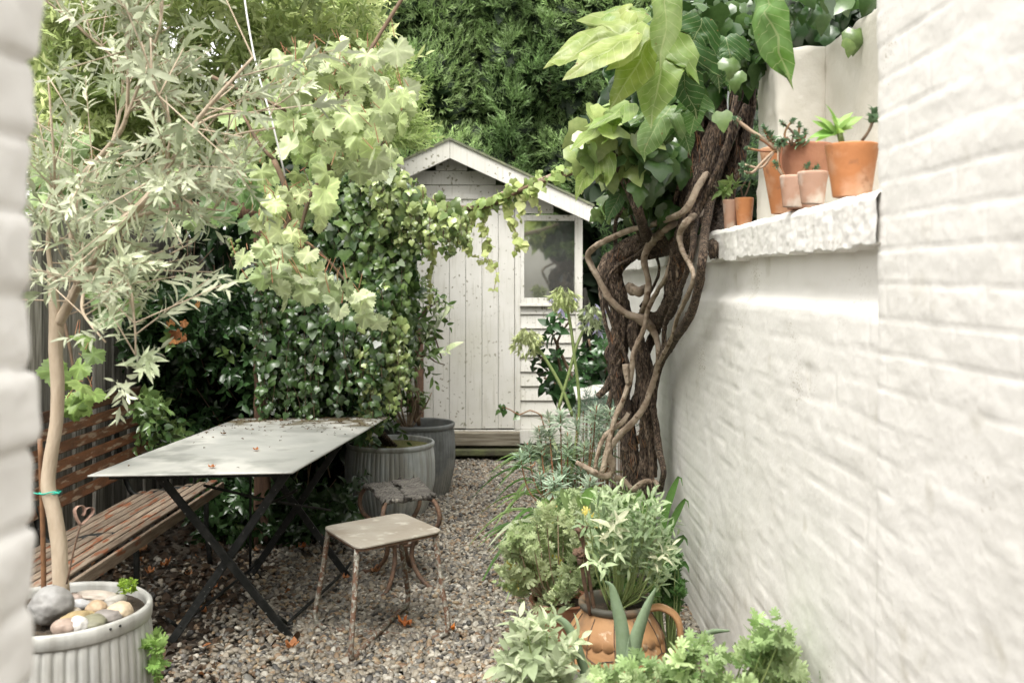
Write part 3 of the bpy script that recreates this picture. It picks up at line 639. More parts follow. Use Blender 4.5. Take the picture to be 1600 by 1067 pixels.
for y in (3.25, 4.3, 5.28):
    obj('leg', tube([(-1.60, y, 0), (-1.62, y, .2), (-1.64, y, .385), (-1.8, y, .40), (-2.0, y, .37), (-2.07, y, .55), (-2.13, y, .9)], .014, sides=8, step=.04), MAT['castiron'], t)
    obj('leg', tube([(-2.16, y, 0), (-2.08, y, .18), (-2.0, y, .37)], .014, sides=8, step=.04), MAT['castiron'], t)
# ================================================================== TABLE
A, B, C_, D_ = (-1.655, 3.88), (-.868, 3.94), (-.695, 5.56), (-1.52, 5.50)
t = thing('garden_table', (-1.2, 4.7, 0), 'long folding table with stained zinc grey top and black iron crossed legs', 'table')
def ttop(u, v):
    a = np.array(A)[None]*(1-u[:, None])+np.array(B)[None]*u[:, None]; b = np.array(D_)[None]*(1-u[:, None])+np.array(C_)[None]*u[:, None]
    p = a*(1-v[:, None])+b*v[:, None]; z = .745+.006*np.sin(u*3.1)*np.sin(v*3.1)+.002*vn(np.stack([p[:, 0]*3, p[:, 1]*3, p[:, 0]*0], -1))
    return np.stack([p[:, 0], p[:, 1], z], -1)
V, Fc = grid(30, 50, ttop)
o = obj('tabletop', (V, Fc), MAT['table'], t); so = o.modifiers.new('thick', 'SOLIDIFY'); so.thickness = .006; so.offset = -1
o = obj('top_rim', join([beam((A[0]+.06, A[1]+.06, .728), (B[0]-.06, B[1]+.06, .728), .006, .02), beam((B[0]-.06, B[1]+.07, .728), (C_[0]-.06, C_[1]-.06, .728), .006, .02), beam((A[0]+.06, A[1]+.07, .728), (D_[0]+.06, D_[1]-.06, .728), .006, .02), beam((D_[0]+.07, D_[1]-.06, .728), (C_[0]-.07, C_[1]-.06, .728), .006, .02)]), MAT['castiron'], t, smooth=False)
def leg(a, b, w=.034, h=.012): return obj('leg', beam(a, b, h, w, up=(1, 0, .3)), MAT['castiron'], t, smooth=False, bev=.002)
leg((-1.44, 4.06, .71), (-.925, 4.17, .005)); leg((-.94, 4.20, .71), (-1.415, 4.13, .005))
leg((-1.36, 5.08, .71), (-.825, 5.03, .005)); leg((-.86, 5.16, .71), (-1.33, 5.06, .005))
def rod(a, b, r=.007, nm='stay'): return obj(nm, tube([a, tuple((np.array(a)+np.array(b))/2+np.array([0, 0, -.01])), b], r, sides=6, step=.1), MAT['castiron'], t)
fl = [((-.95, 4.22, .05), (-.84, 4.97, .05)), ((-1.40, 4.18, .05), (-1.32, 5.0, .05))]
for (a, b) in fl:
    obj('stretcher', join([tube([(a[0]+.028, a[1]-.05, .07), (a[0]-.0, a[1]+.03, .05), tuple((np.array(a)+np.array(b))/2), b], .0075, sides=6, step=.08), tube([(a[0]-.035, a[1]-.04, .10), a], .0075, sides=6, step=.05), tube([b, (b[0]+.03, b[1]+.04, .09)], .0075, sides=6, step=.05)]), MAT['castiron'], t)
rod((-1.36, 4.4, .60), (-.93, 5.10, .33)); rod((-1.30, 4.95, .70), (-1.32, 5.02, .05)); rod((-.93, 4.3, .60), (-1.3, 5.06, .36))
# ================================================================== STOOL in front
def rrect(c4, rad=.05, n=6):
    c4 = [np.array(c, float) for c in c4]; out = []
    for i in range(4):
        p, c, q = c4[i-1], c4[i], c4[(i+1) % 4]; a = c+unit(p-c)*rad; b = c+unit(q-c)*rad
        for s in np.linspace(0, 1, n): out.append((1-s)**2*a+2*s*(1-s)*c+s*s*b)
    return np.array(out)
def slab(outline, z0, z1):
    n = len(outline); V = np.array([(x, y, z0) for x, y in outline]+[(x, y, z1) for x, y in outline]); Fc = [tuple(range(n))[::-1], tuple(range(n, 2*n))]+[(i, (i+1) % n, n+(i+1) % n, n+i) for i in range(n)]
    return V, Fc
t = thing('square_stool', (-.56, 4.22, 0), 'square stool with tan rusted metal seat and flaking bent tube legs', 'stool')
c4 = [(-.81, 4.25), (-.605, 3.90), (-.285, 4.18), (-.50, 4.51)]
obj('seat', slab(rrect(c4, .05), .448, .456), MAT['stool_top'], t, smooth=False, bev=.002)
o = obj('seat_edge', slab(rrect(np.array(c4)*.965+np.array([-.55, 4.21])*.035, .045), .436, .4475), MAT['rust'], t, smooth=False)
L_, Fr, R_, Bk = (-.785, 4.26), (-.615, 3.95), (-.325, 4.18), (-.51, 4.46)
def ubend(p, q, pf, qf, z=.016):
    p, q, pf, qf = map(np.array, (p, q, pf, qf)); return [(*p, .44), (*(p*.5+pf*.5), .24), (*(pf), .07), (*(pf*.96+qf*.04), .028), (*(pf*.86+qf*.14), z), (*(pf*.5+qf*.5), z), (*(pf*.14+qf*.86), z), (*(pf*.04+qf*.96), .028), (*qf, .07), (*(q*.5+qf*.5), .24), (*q, .44)]
obj('leg', tube(ubend(L_, R_, (-.845, 4.27), (-.265, 4.14)), .0115, sides=8, step=.02), MAT['stool_leg'], t)
obj('leg', tube(ubend(Fr, Bk, (-.625, 3.86), (-.475, 4.55), z=.034), .0115, sides=8, step=.02), MAT['stool_leg'], t)
# ================================================================== STOOL behind
t = thing('low_stool', (-.56, 4.98, 0), 'low rusty stool with curled tube legs and a split black wooden seat', 'stool')
q4 = [np.array(v) for v in ((-.757, 5.12), (-.606, 4.74), (-.375, 4.82), (-.496, 5.25))]
def plank(a, b, c, d, z, n=26):
    def fn(u, v):
        p = (a*(1-u[:, None])+b*u[:, None])*(1-v[:, None])+(d*(1-u[:, None])+c*u[:, None])*v[:, None]
        nn = fbm(np.stack([u*3, v*22, u*0+z*50], -1), 3); edge = .014*fbm(np.stack([v*0+(u > .5), v*9, u*0+z*90], -1), 2)*(np.abs(u-.5) > .45)
        e2 = .02*fbm(np.stack([u*12, v*0, u*0+3+z], -1), 2)*(np.abs(v-.5) > .46)
        return np.stack([p[:, 0]+edge, p[:, 1]+e2, z+.006*nn], -1)
    return grid(n, n, fn)
m1 = q4[0]*.5+q4[3]*.5; m2 = q4[1]*.52+q4[2]*.48; g_ = np.array([.009, .004])
for (a, b, c, d, z) in ((q4[0], q4[1], m2-g_, m1-g_, .462), (m1+g_, m2+g_, q4[2], q4[3], .468)):
    o = obj('seat_board', plank(a, b, c, d, z), MAT['oldwood'], t); so = o.modifiers.new('thick', 'SOLIDIFY'); so.thickness = .022
ce = np.array([-.56, 4.98]); 
for q in q4:
    d = unit(q-ce); f = lambda r, z: (*(ce+d*r), z); R0 = np.linalg.norm(q-ce)
    obj('leg', tube([f(R0*.55, .44), f(R0*.9, .445), f(R0+.01, .425), f(R0+.035, .375), f(R0+.01, .31), f(.125, .24), f(.085, .17), f(.10, .10), f(.16, .04), f(.23, .012), f(.28, .012)], .0115, sides=8, step=.015), MAT['rust'], t)
V, Fc = lathe((ce[0], ce[1], .20), [(.088, -.008), (.092, -.008), (.092, .008), (.088, .008), (.088, -.008)], 36); obj('ring', (V, Fc), MAT['rust'], t)
# ================================================================== TUBS
def tub(name, c, R, H, ribs, label, mat, bulge=.03, amp=.0035, rimh=.03, top=.95, bot=.8, soil='soil', soilz=.05, dents=0, group=None):
    t = thing(name, (c[0], c[1], 0), label, 'tub', group)
    zs = np.linspace(0, H-rimh*.5, 36); prof = []
    for z in zs:
        u = z/H; r = R*(bot+(1-bot)*math.sin(min(1, u*1.75)*PI/2)); r -= (R*(1-top)+.004)*max(0, (u-.6)/.4)**2; prof.append((r, z))
    def rad(th, i):
        a = amp*np.clip(1-max(0, (i-31)/4), 0, 1); d = 0
        if dents: d = dents*math.exp(-((i/35-.42)/.1)**2)*np.sin(th*2+1)
        return a*(1-2*np.exp(-(np.sin(th*ribs/2)/.42)**2))+(d if dents else 0)
    obj('body', lathe((c[0], c[1], 0), prof, ribs*8, rad), mat, t)
    rt = R*top; z = H
    rp = [(rt-.004, z-rimh-.001), (rt+.009, z-rimh-.001), (rt+.011, z-rimh+.003), (rt+.013, z-rimh*.5), (rt+.012, z-.006), (rt+.006, z), (rt-.002, z-.001), (rt-.006, z-.012), (rt-.009, z-.08), (rt-.02, z-.25)]
    obj('rim', lathe((c[0], c[1], 0), rp, 96, lambda th, i: .0012*np.sin(th*5+i*.2)), mat, t)
    sz = H-soilz
    V, Fc = grid(40, 40, lambda u, v: np.stack([c[0]+(rt-.008)*np.cos(u*2*PI)*v, c[1]+(rt-.008)*np.sin(u*2*PI)*v, sz+.02*fbm(np.stack([np.cos(u*2*PI)*v*5, np.sin(u*2*PI)*v*5, u*0], -1), 3)*(1-v)], -1))
    obj(soil, (V, Fc), MAT[soil], t); return t
T1 = (-.80, 6.53); T2 = (-.66, 7.05); T0 = (-1.385, 3.05)
t1 = tub('corrugated_tub', T1, .292, .455, 60, 'nearer ribbed galvanised tub with mossy soil beside the stools', MAT['galv'], dents=.003, soil='moss', soilz=.035, group='corrugated metal tubs')
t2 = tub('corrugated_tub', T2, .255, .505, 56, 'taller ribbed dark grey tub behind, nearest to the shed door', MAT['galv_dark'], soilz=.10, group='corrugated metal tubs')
t0 = tub('corrugated_tub', T0, .268, .505, 52, 'pale ribbed metal tub filled with stones at the lower left', MAT['galv_pale'], amp=.0045, rimh=.045, bot=.9, soilz=.03, group='corrugated metal tubs')
for (nm, cc, z) in (('rivet', T0, .485),):
    V, Fc = ico(1)
    for a in (-.5, -.62, -1.5): obj('rivet', (V*.004+np.array([T0[0]+.268*math.cos(a), T0[1]+.268*math.sin(a), z+.006]), Fc), MAT['castiron'], t0)
# stones: (x, y px, depth, radii, colour, tilt, label)
def stone(c, r, col, rot, label, seed):
    IV, IF = ico(4 if max(r) > .05 else 3); V = IV*np.array(r); V = V*(1+.15*fbm(IV*1.1+seed*3.3, 3))[:, None]
    ca, sa = math.cos(rot), math.sin(rot); V = np.stack([V[:, 0]*ca-V[:, 1]*sa, V[:, 0]*sa+V[:, 1]*ca, V[:, 2]], -1)+np.array(c)
    cl = np.array(col); cl = cl*.7+cl.mean()*.3; cc = .85*cl[None]*(1+.18*fbm(IV*3+seed, 3))[:, None]
    return tag(obj('pebble_stone', (V, IF, cc), MAT['stone']), label, 'stone', 'large stones in the tub')
st = [((78, 945, 2.98), (.062, .06, .056), (.27, .265, .25), 0, 'big round grey stone touching the wall edge in the tub'),
 ((103, 985, 2.83), (.042, .032, .026), (.36, .25, .18), .2, 'pinkish brown stone at the front of the tub'),
 ((121, 977, 2.855), (.031, .028, .026), (.62, .60, .56), 0, 'white rounded stone at the front of the tub'),
 ((119, 953, 2.92), (.058, .024, .026), (.36, .25, .075), .8, 'elongated mustard yellow stone leaning by the grey boulder'),
 ((150, 960, 2.90), (.040, .036, .022), (.22, .215, .12), .3, 'olive green mossy stone against the tub rim'),
 ((167, 945, 2.96), (.045, .036, .022), (.25, .22, .195), .4, 'flat mauve grey stone beside the cream one'),
 ((192, 940, 2.99), (.042, .036, .026), (.56, .42, .24), 0, 'cream yellow stone at the right of the tub'),
 ((150, 936, 3.03), (.035, .026, .024), (.47, .31, .15), 0, 'orange tan stone in the middle of the tub'),
 ((125, 931, 3.07), (.034, .026, .020), (.44, .44, .44), .1, 'pale bluish grey stone in the middle of the tub'),
 ((112, 925, 3.12), (.030, .022, .020), (.46, .34, .27), .1, 'small pink stone behind the grey boulder'),
 ((150, 918, 3.15), (.085, .03, .020), (.50, .42, .33), -.15, 'long wavy cream stone along the back rim'),
 ((180, 921, 3.12), (.034, .02, .018), (.42, .39, .33), .5, 'slim grey beige stone near the back rim'),
 ((173, 929, 3.07), (.026, .02, .016), (.33, .30, .25), .3, 'little grey oval stone between cream and tan stones'),
 ((116, 942, 3.0), (.024, .02, .018), (.50, .41, .28), 0, 'small buff stone wedged beside the boulder')]
for i, (p, r, c, ro, lb) in enumerate(st):
    q = P(*p); dd_ = q[:2]-np.array(T0); ln = np.linalg.norm(dd_); mx = .243-min(r[0], r[1])*.9; q[:2] = np.array(T0)+dd_*min(1, mx/max(ln, 1e-6)); q[2] = min(max(q[2], .487), .487+r[2]*.8); stone(q, r, c, ro, lb, i)
# cane, twine, heart
z0 = .45
tag(obj('garden_cane', tube([P(69, 905, 3.17)*[1, 1, 0]+[0, 0, z0-.03], P(66, 800, 3.15), P(62, 686, 3.12)], [.0085, .008, .0075], sides=8, step=.05, knots=.1), MAT['bamboo']), 'short brown cane tied to the olive trunk', 'cane')
# rusted heart on a rod
t = thing('heart_stake', P(105, 908, 3.0), 'rusty metal heart on a thin rod standing in the stone filled tub', 'ornament')
obj('rod', tube([P(104, 912, 3.0), P(115, 860, 3.0), P(126, 818, 3.0)], .0028, sides=6, step=.03), MAT['rust'], t)
def ribbon(pts, w, th):
    q = spline(np.hstack([np.array(pts, float), np.zeros((len(pts), 1))]), .004)[:, :3]; n = len(q); tt = unit(np.gradient(q, axis=0)); wv = unit(np.array([.85, -.5, .15])); up = unit(np.cross(tt, wv))
    V = np.stack([q-wv*w/2-up*th/2, q+wv*w/2-up*th/2, q+wv*w/2+up*th/2, q-wv*w/2+up*th/2], 1).reshape(-1, 3); Fc = []
    for i in range(n-1):
        for j in range(4): a = i*4+j; b = i*4+(j+1) % 4; Fc.append((a, b, b+4, a+4))
    return V, Fc+[(3, 2, 1, 0), (n*4-4, n*4-3, n*4-2, n*4-1)]
hx = lambda x, y: tuple(P(x, y, 3.0)+np.array([0, (x-128)*.0012, 0]))
obj('heart', join([ribbon([hx(126, 820), hx(121, 808), hx(119, 796), hx(123, 790), hx(129, 791), hx(131, 799), hx(129, 806)], .016, .0015), ribbon([hx(127, 820), hx(134, 812), hx(141, 803), hx(141, 796), hx(136, 794), hx(131, 798), hx(131, 804)], .016, .0015)]), MAT['rustpale'], t)
# ================================================================== SMALL POTS
def pot(name, c, R, H, label, mat, taper=.68, group=None, soil=True, lip=0, n=48, cat='pot', wob=.004):
    t = thing(name, c, label, cat, group); th = .006+R*.05; s = rng.random()*9
    pr = [(0, 0), (R*taper, 0), (R*(taper+.02), .003)]+[(R*(taper+(1-taper)*u)+.0*u, H*u) for u in (.15, .3, .45, .6, .75, .9, .97)]+([(R+lip, H*.97)] if lip else [])+[(R+lip-.001, H-.002), (R+lip-th*.4, H), (R-th, H-.003), (R-th*1.1, H*.8), (R*.85-th, H*.7)]
    obj('body', lathe(c, pr, n, lambda a, i: R*wob*3*np.sin(a*2+s+i*.3)*(i > 2)*(i < len(pr)-1)+R*wob*np.sin(a*7+i*2+s)), mat, t)
    if soil:
        V, Fc = grid(24, 8, lambda u, v: np.stack([c[0]+(R-th*.9)*v*np.cos(u*2*PI), c[1]+(R-th*.9)*v*np.sin(u*2*PI), c[2]+H*.86+.1*R*(1-v)*vn(np.stack([u*9, v*9, u*0], -1))], -1)); obj('soil', (V, Fc), MAT['soil'], t)
    return t
LZ = 1.712
def ledge(x, Y): return (x-800)*Y/F
gp = 'terracotta pots on the ledge'
pot('flower_pot', (ledge(1331, 2.5), 2.5, LZ), .067, .132, 'bright orange terracotta pot at the right end of the ledge, under a green succulent', MAT['terra'], group=gp)
pot('flower_pot', (ledge(1224, 3.12), 3.12, LZ), .072, .205, 'tall orange terracotta pot with wiry trailing stems, left end of the big group', MAT['terra'], group=gp, taper=.5)
pot('flower_pot', (ledge(1258, 2.93), 2.93, LZ), .082, .19, 'wide brown aged terracotta pot, largest on the ledge', MAT['terra_dark'], group=gp, taper=.6)
pot('flower_pot', (ledge(1270, 2.72), 2.72, LZ), .041, .088, 'little chalky pink pot standing before the wide brown pot', MAT['terra_pink'], group=gp, taper=.72)
pot('flower_pot', (ledge(1238, 2.84), 2.84, LZ), .036, .09, 'little greyish pot squeezed left of the chalky pink pot', MAT['terra_pink'], group=gp, taper=.72)
pot('flower_pot', (ledge(1141, 3.98), 3.98, LZ), .030, .115, 'small limed terracotta pot beside the vine, left of a close pair', MAT['terra_pink'], group=gp, taper=.75)
pot('flower_pot', (ledge(1163, 3.95), 3.95, LZ), .038, .12, 'small orange terracotta pot beside the vine, right of a close pair', MAT['terra'], group=gp, taper=.7)
pot('flower_pot', (ledge(1038, 5.9), 5.9, LZ), .10, .14, 'terracotta pot glimpsed behind the twisted vine trunk on the wall', MAT['terra'], group=gp)
# ground pots
JC = (.365, 3.52, 0)
def jar():
    t = thing('clay_jar', JC, 'big ochre two handled clay jar with dark rim, scalloped band and wire netting', 'jar')
    prof = [(0, 0), (.095, 0), (.12, .02), (.15, .07), (.172, .13), (.180, .18), (.176, .23), (.160, .28), (.138, .315), (.122, .335), (.115, .35)]
    f = lambda z: float(np.interp(z, [p[1] for p in prof[1:]], [p[0] for p in prof[1:]]))
    zz = np.linspace(0, .35, 40); pr = [(0, 0)]+[(float(np.interp(z, [p[1] for p in prof[1:]], [p[0] for p in prof[1:]]))+0, z) for z in zz]
    rs = np.array([p[0] for p in pr]); rs[2:-1] = np.convolve(rs, [.25, .5, .25], 'same')[2:-1]; pr = list(zip(rs, [p[1] for p in pr]))
    obj('body', lathe(JC, pr, 72, lambda a, i: .0016*np.sin(3*a+i*.2)), MAT['jar'], t)
    obj('rim', lathe(JC, [(.114, .345), (.122, .350), (.130, .362), (.130, .372), (.122, .378), (.112, .374), (.104, .36), (.10, .33), (.095, .30)], 72), MAT['jar_rim'], t)
    V, Fc = grid(24, 6, lambda u, v: np.stack([JC[0]+.1*v*np.cos(u*2*PI), JC[1]+.1*v*np.sin(u*2*PI), .335+u*0], -1)); obj('soil', (V, Fc), MAT['soil'], t)
    for a in (-.25, 1.5):
        d = np.array([math.cos(a), math.sin(a), 0]); pts = [np.array(JC)+d*r+np.array([0, 0, z]) for r, z in ((.118, .355), (.165, .362), (.212, .335), (.228, .28), (.218, .22), (.19, .165), (.172, .14))]
        q = spline(np.hstack([np.array(pts), np.zeros((7, 1))]), .01)[:, :3]; n = len(q); tt = unit(np.gradient(q, axis=0)); wv = unit(np.cross(d, [0, 0, 1])); up = np.cross(tt, wv); th = np.linspace(0, 2*PI, 12, endpoint=False)
        V = (q[:, None]+.027*np.cos(th)[None, :, None]*wv[None, None]+.011*np.sin(th)[None, :, None]*up[:, None]).reshape(-1, 3)
        Fc = [(i*12+j, i*12+(j+1) % 12, (i+1)*12+(j+1) % 12, (i+1)*12+j) for i in range(n-1) for j in range(12)]
        obj('handle', (V, Fc), MAT['jar'], t)
    pts = []; n = 26; pl = []
    for i in range(n):
        a0 = 2*PI*i/n; a1 = 2*PI*(i+1)/n; V = []; 
        for s in np.linspace(0, 1, 9):
            a = a0+(a1-a0)*s; zb = .262-.013*math.sin(PI*s)**.7
            for z, off in ((.283, .001), (zb, .0048), (zb-.001, -.002)): V.append((JC[0]+(f(z)+off)*math.cos(a), JC[1]+(f(z)+off)*math.sin(a), z))
        Fc = [(k*3+j, k*3+3+j, k*3+4+j, k*3+1+j) for k in range(8) for j in (0, 1)]; pl.append((np.array(V), Fc))
    obj('frieze', join(pl), MAT['jar'], t)
    wr = []
    def on(a, z, o=.0025): return (JC[0]+(f(z)+o)*math.cos(a), JC[1]+(f(z)+o)*math.sin(a), z)
    n = 11
    for i in range(n):
        a = 2*PI*i/n; h = PI/n; j = lambda: random.uniform(-.04, .04)
        k1, k2, k3, k4 = a+j(), a+h+j(), a+j(), a+h+j()
        wr.append(tube([on(k1, .34), on(k1, .28), on(k1+.03, .225)], .0016, sides=4, step=.02))
        wr.append(tube([on(k1+.03, .225), on((k1+k2)/2, .215), on(k2, .205)], .0016, sides=4, step=.02))
        wr.append(tube([on(k2, .205), on(k2-h*1+2*h*.5, .215), on(a+2*h, .225)], .0016, sides=4, step=.02))
        wr.append(tube([on(k2, .205), on(k2, .15), on(k2, .10)], .0016, sides=4, step=.02))
        wr.append(tube([on(k2, .10), on(a+h*.5, .09), on(a, .085)], .0016, sides=4, step=.02)); wr.append(tube([on(a, .085), on(a-h*.5, .09), on(a-h, .10)], .0016, sides=4, step=.02))
    obj('wire_netting', join(wr), MAT['wire'], t); return t
jar()
pot('flower_pot', (.20, 4.02, 0), .125, .225, 'reddish terracotta pot on the gravel left of the clay jar', MAT['terra_dark'], taper=.72, lip=.008)
pot('flower_pot', (.15, 2.95, 0), .135, .30, 'pale glazed pot holding the sage at the lower edge', MAT['glaze'], taper=.75)
pot('flower_pot', (.50, 2.72, 0), .16, .30, 'terracotta pot hidden under the scented geranium by the wall', MAT['terra_dark'], taper=.72)
pot('metal_pot', (.30, 5.35, 0), .12, .24, 'small grey metal pot holding the silvery spurge', MAT['galv'], taper=.8, lip=.004)
pot('flower_pot', (.42, 3.16, 0), .09, .22, 'small pot of aloe just before the clay jar', MAT['terra_dark'], taper=.72)
# white planter box
t = thing('planter_box', (.56, 6.5, 0), 'small white boarded box behind the spurge and below the shed window', 'box')
x0, x1 = (898-800)*6.5/F, (962-800)*6.4/F
obj('body', box(x0+.02, x1-.02, 6.4, 6.75, 0, .74), MAT['shed'], t, smooth=False, bev=.004)
V = np.array([(x0, 6.36, .74), (x1, 6.36, .77), (x1, 6.8, .83), (x0, 6.8, .80), (x0, 6.36, .76), (x1, 6.36, .79), (x1, 6.8, .85), (x0, 6.8, .82)]); obj('lid', (V, BF), MAT['shed'], t, smooth=False, bev=.004)
# fallen leaves
V0, F0 = fan(grape_outline(26), cy=.42, cup=-.5, wav=.25)
fl = [(578, 903, 'orange curled leaf on the gravel under the stools'), (540, 912, 'orange brown leaf on the gravel left of the stools'), (706, 997, 'bright orange leaf beside the foot of the tan stool'), (465, 1024, 'small orange leaf on the gravel at the front centre'), (345, 912, 'orange leaf under the near part of the table'), (332, 932, 'tan leaf under the middle of the table'), (298, 910, 'buff leaf in shade below the bench'), (255, 890, 'brown leaf deep in shade below the bench'), (405, 870, 'brown leaf below the far end of the table'), (318, 965, 'curled brown leaf beside the near table foot'), (500, 850, 'brown leaf lying before the ribbed tub'), (470, 866, 'rusty leaf lying before the hedge'), (235, 905, 'dull leaf in the shade behind the stone filled tub'), (640, 985, 'small rusty leaf on gravel inside the stool legs'), (835, 735, 'orange scrap of leaf by the spurge'), (225, 870, 'pale leaf lying below the bench front')]
for i, (x, y, lb) in enumerate(fl):
    Y = 2334/(y-HOR); s = random.uniform(.035, .06); a = random.random()*6.28; tl = random.uniform(-.3, .3)
    V = V0*s; V = V+np.stack([V[:, 0]*0, V[:, 0]*0, .2*s*fbm(V0*3+i*5, 2)], -1)
    V = np.stack([V[:, 0]*math.cos(a)-V[:, 1]*math.sin(a), V[:, 0]*math.sin(a)+V[:, 1]*math.cos(a), V[:, 2]+tl*V[:, 0]+.036], -1)+np.array([(x-800)*Y/F, Y, 0])
    c = random.choice([(.50, .17, .05), (.42, .18, .07), (.38, .20, .10)]) if x != 706 else (.62, .20, .03)
    tag(obj('fallen_leaf', (V, F0, np.array(c)*np.ones((len(V), 3))), MAT['deadleaf']), lb, 'leaf', 'dead leaves on the gravel')
nd = 420; dv = 1-rng.exponential(.14, nd); du = rng.random(nd); kk_ = dv > .02; du, dv = du[kk_], dv[kk_]; pd = ttop(du, dv); nd = len(du)
tag(obj('plant_debris', leaves(T_OVATE, pd+[0, 0, .003], rnd3(nd)*[1, 1, .05], np.array([0, 0, 1])+rnd3(nd, .15), rng.uniform(.006, .024, nd), cols(nd, (.05, .035, .02), (.16, .10, .05)), .8), MAT['deadleaf']), 'tiny dry leaf scraps scattered over the far end of the table top', 'debris', kind='stuff')
for i, (u, v, lb) in enumerate(((.55, .06, 'tiny orange leaf at the near edge of the table top'), (.62, .30, 'small brown leaf near the middle of the table top'), (.2, .62, 'small brown leaf on the left side of the table top'), (.75, .86, 'dark curled leaf at the far right of the table top'), (.35, .88, 'dark leaf at the far left of the table top'))):
    p = ttop(np.array([u]), np.array([v]))[0]; V = V0*.028; a = i*1.3
    V = np.stack([V[:, 0]*math.cos(a)-V[:, 1]*math.sin(a), V[:, 0]*math.sin(a)+V[:, 1]*math.cos(a), V[:, 2]*.8+.006], -1)+p
    tag(obj('fallen_leaf', (V, F0, np.array((.40, .16, .06) if i < 2 else (.12, .07, .03))*np.ones((len(V), 3))), MAT['deadleaf']), lb, 'leaf', 'dead leaves on the table')
# ================================================================== TWISTED VINE ON THE RIGHT
def YV(x, y):
    d = min(5.0, 1120/max(x-800, 1))
    if y >= 385: return d
    k = max(0, min(1, (385-y)/45)); return d*(1-k)+max(4.2, min(d, 4.4))*k
t = thing('climbing_vine', (.6, 4.9, 0), 'old climbing vine with dark shaggy trunk and pale twisted branches against the white wall', 'vine')
def limb(nm, pts, off=0, mat='bark', **k):
    if nm == 'branch': pts = [(a[0], a[1], a[2]*.74)+tuple(a[3:]) for a in pts]
    kk = dict(sides=30, step=.010, bark=.32, twist=3, knots=.22); kk.update(k)
    if mat == 'bark_pale':      # both upper ends grow out of the darker wood
        pts = [(*a[:3], YV(a[0], a[1])+.07) if i in (0, len(pts)-1) and a[1] < 500 else a for i, a in enumerate(pts)]
    return obj(nm, pxt(pts, lambda x, y: YV(x, y)+off, **kk), MAT[mat], t)
limb('trunk', [(1000, 850, 14), (994, 775, 13), (986, 710, 11), (974, 640, 11), (963, 570, 12), (972, 505, 13), (962, 455, 14), (952, 425, 16), (972, 398, 15), (1012, 377, 15), (1052, 362, 15), (1074, 325, 14), (1080, 250, 13), (1085, 180, 12), (1088, 110, 11), (1095, 20, 10)], .06)
limb('trunk', [(1012, 850, 12), (1008, 770, 11), (1010, 700, 10), (1012, 625, 11), (1005, 565, 11), (992, 518, 10), (1003, 500, 10), (1028, 498, 10), (1046, 480, 10), (1055, 449, 10), (1058, 405, 10), (1072, 350, 11), (1095, 285, 12), (1112, 220, 12), (1130, 165, 11), (1150, 80, 10)], -.04)
limb('trunk', [(1002, 398, 8), (1035, 392, 8), (1062, 375, 9), (1090, 320, 10), (1098, 260, 9), (1108, 190, 9), (1120, 120, 8)], .14)
limb('trunk', [(990, 850, 7), (984, 770, 6), (978, 700, 6), (988, 650, 6), (998, 610, 6), (1006, 560, 6), (1022, 522, 6), (1042, 470, 6), (1048, 420, 6), (1070, 360, 8), (1062, 300, 9), (1068, 230, 8), (1072, 150, 8)], .10)
limb('branch', [(1020, 770, 5), (1016, 700, 5), (1003, 640, 5), (1018, 590, 5), (1036, 545, 5), (1040, 505, 5), (1062, 455, 5), (1080, 400, 6), (1088, 340, 6), (1105, 300, 6), (1135, 230, 5), (1150, 150, 5)], -.14, bark=.14, sides=14)
limb('branch', [(955, 720, 3), (960, 660, 4), (985, 600, 4), (975, 550, 4), (955, 500, 4), (945, 460, 4), (960, 420, 4), (1000, 395, 4), (1040, 345, 4), (1060, 290, 4), (1068, 200, 3)], -.12, bark=.12, sides=12)
limb('branch', [(1000, 480, 3), (1020, 450, 3), (1030, 420, 3), (1020, 390, 3), (1000, 370, 3), (985, 330, 3), (990, 290, 3)], .02, bark=.1, sides=10)
limb('trunk', [(1058, 420, 10), (1068, 380, 12), (1085, 330, 14), (1105, 270, 14), (1125, 205, 13), (1148, 145, 12), (1170, 80, 11), (1180, 10, 10)], .10)
limb('trunk', [(1118, 392, 11), (1124, 345, 11), (1138, 290, 12), (1152, 240, 12), (1162, 190, 12), (1170, 140, 11), (1178, 60, 9)], .30)
limb('branch', [(1031, 768, 6), (1037, 737, 6), (1030, 705, 7), (1026, 670, 7), (1020, 632, 7), (1024, 595, 8), (1032, 565, 9), (1051, 533, 10), (1077, 495, 9), (1091, 449, 9), (1098, 400, 9), (1103, 353, 9), (1114, 297, 9), (1127, 255, 9), (1145, 210, 8), (1167, 165, 8)], -.10, bark=.12)
limb('branch', [(1020, 745, 8), (1019, 715, 10), (1008, 690, 11), (1002, 678, 11)], -.02, bark=.2)
limb('branch', [(1012, 500, 5), (967, 531, 6), (949, 552, 7), (961, 575, 7), (949, 604, 7), (933, 620, 6)], .12, bark=.15)
limb('branch', [(956, 229, 7), (965, 263, 9), (984, 297, 10), (998, 333, 10), (1010, 372, 10)], -.35, bark=.14)
limb('branch', [(950, 640, 5), (958, 590, 5), (955, 540, 5), (945, 500, 4), (938, 440, 4), (960, 400, 4), (962, 347, 4), (981, 319, 4)], .3, bark=.1, sides=10)
pale = dict(mat='bark_pale', sides=16, bark=.10, twist=1.5, knots=.35, step=.010)
limb('branch', [(1114, 258, 6), (1091, 291, 7), (1069, 330, 7), (1021, 350, 6), (973, 364, 6), (920, 395, 6), (935, 435, 6), (956, 471, 6.5), (979, 490, 7), (1009, 503, 8), (1024, 524, 6.5), (1029, 552, 6), (1026, 580, 6), (1016, 610, 6), (1007, 635, 6), (986, 662, 6), (964, 685, 6), (952, 706, 6), (957, 730, 6), (950, 744, 6.5), (935, 741, 7), (920, 733, 6), (900, 722, 4.5)], -.2, **pale)
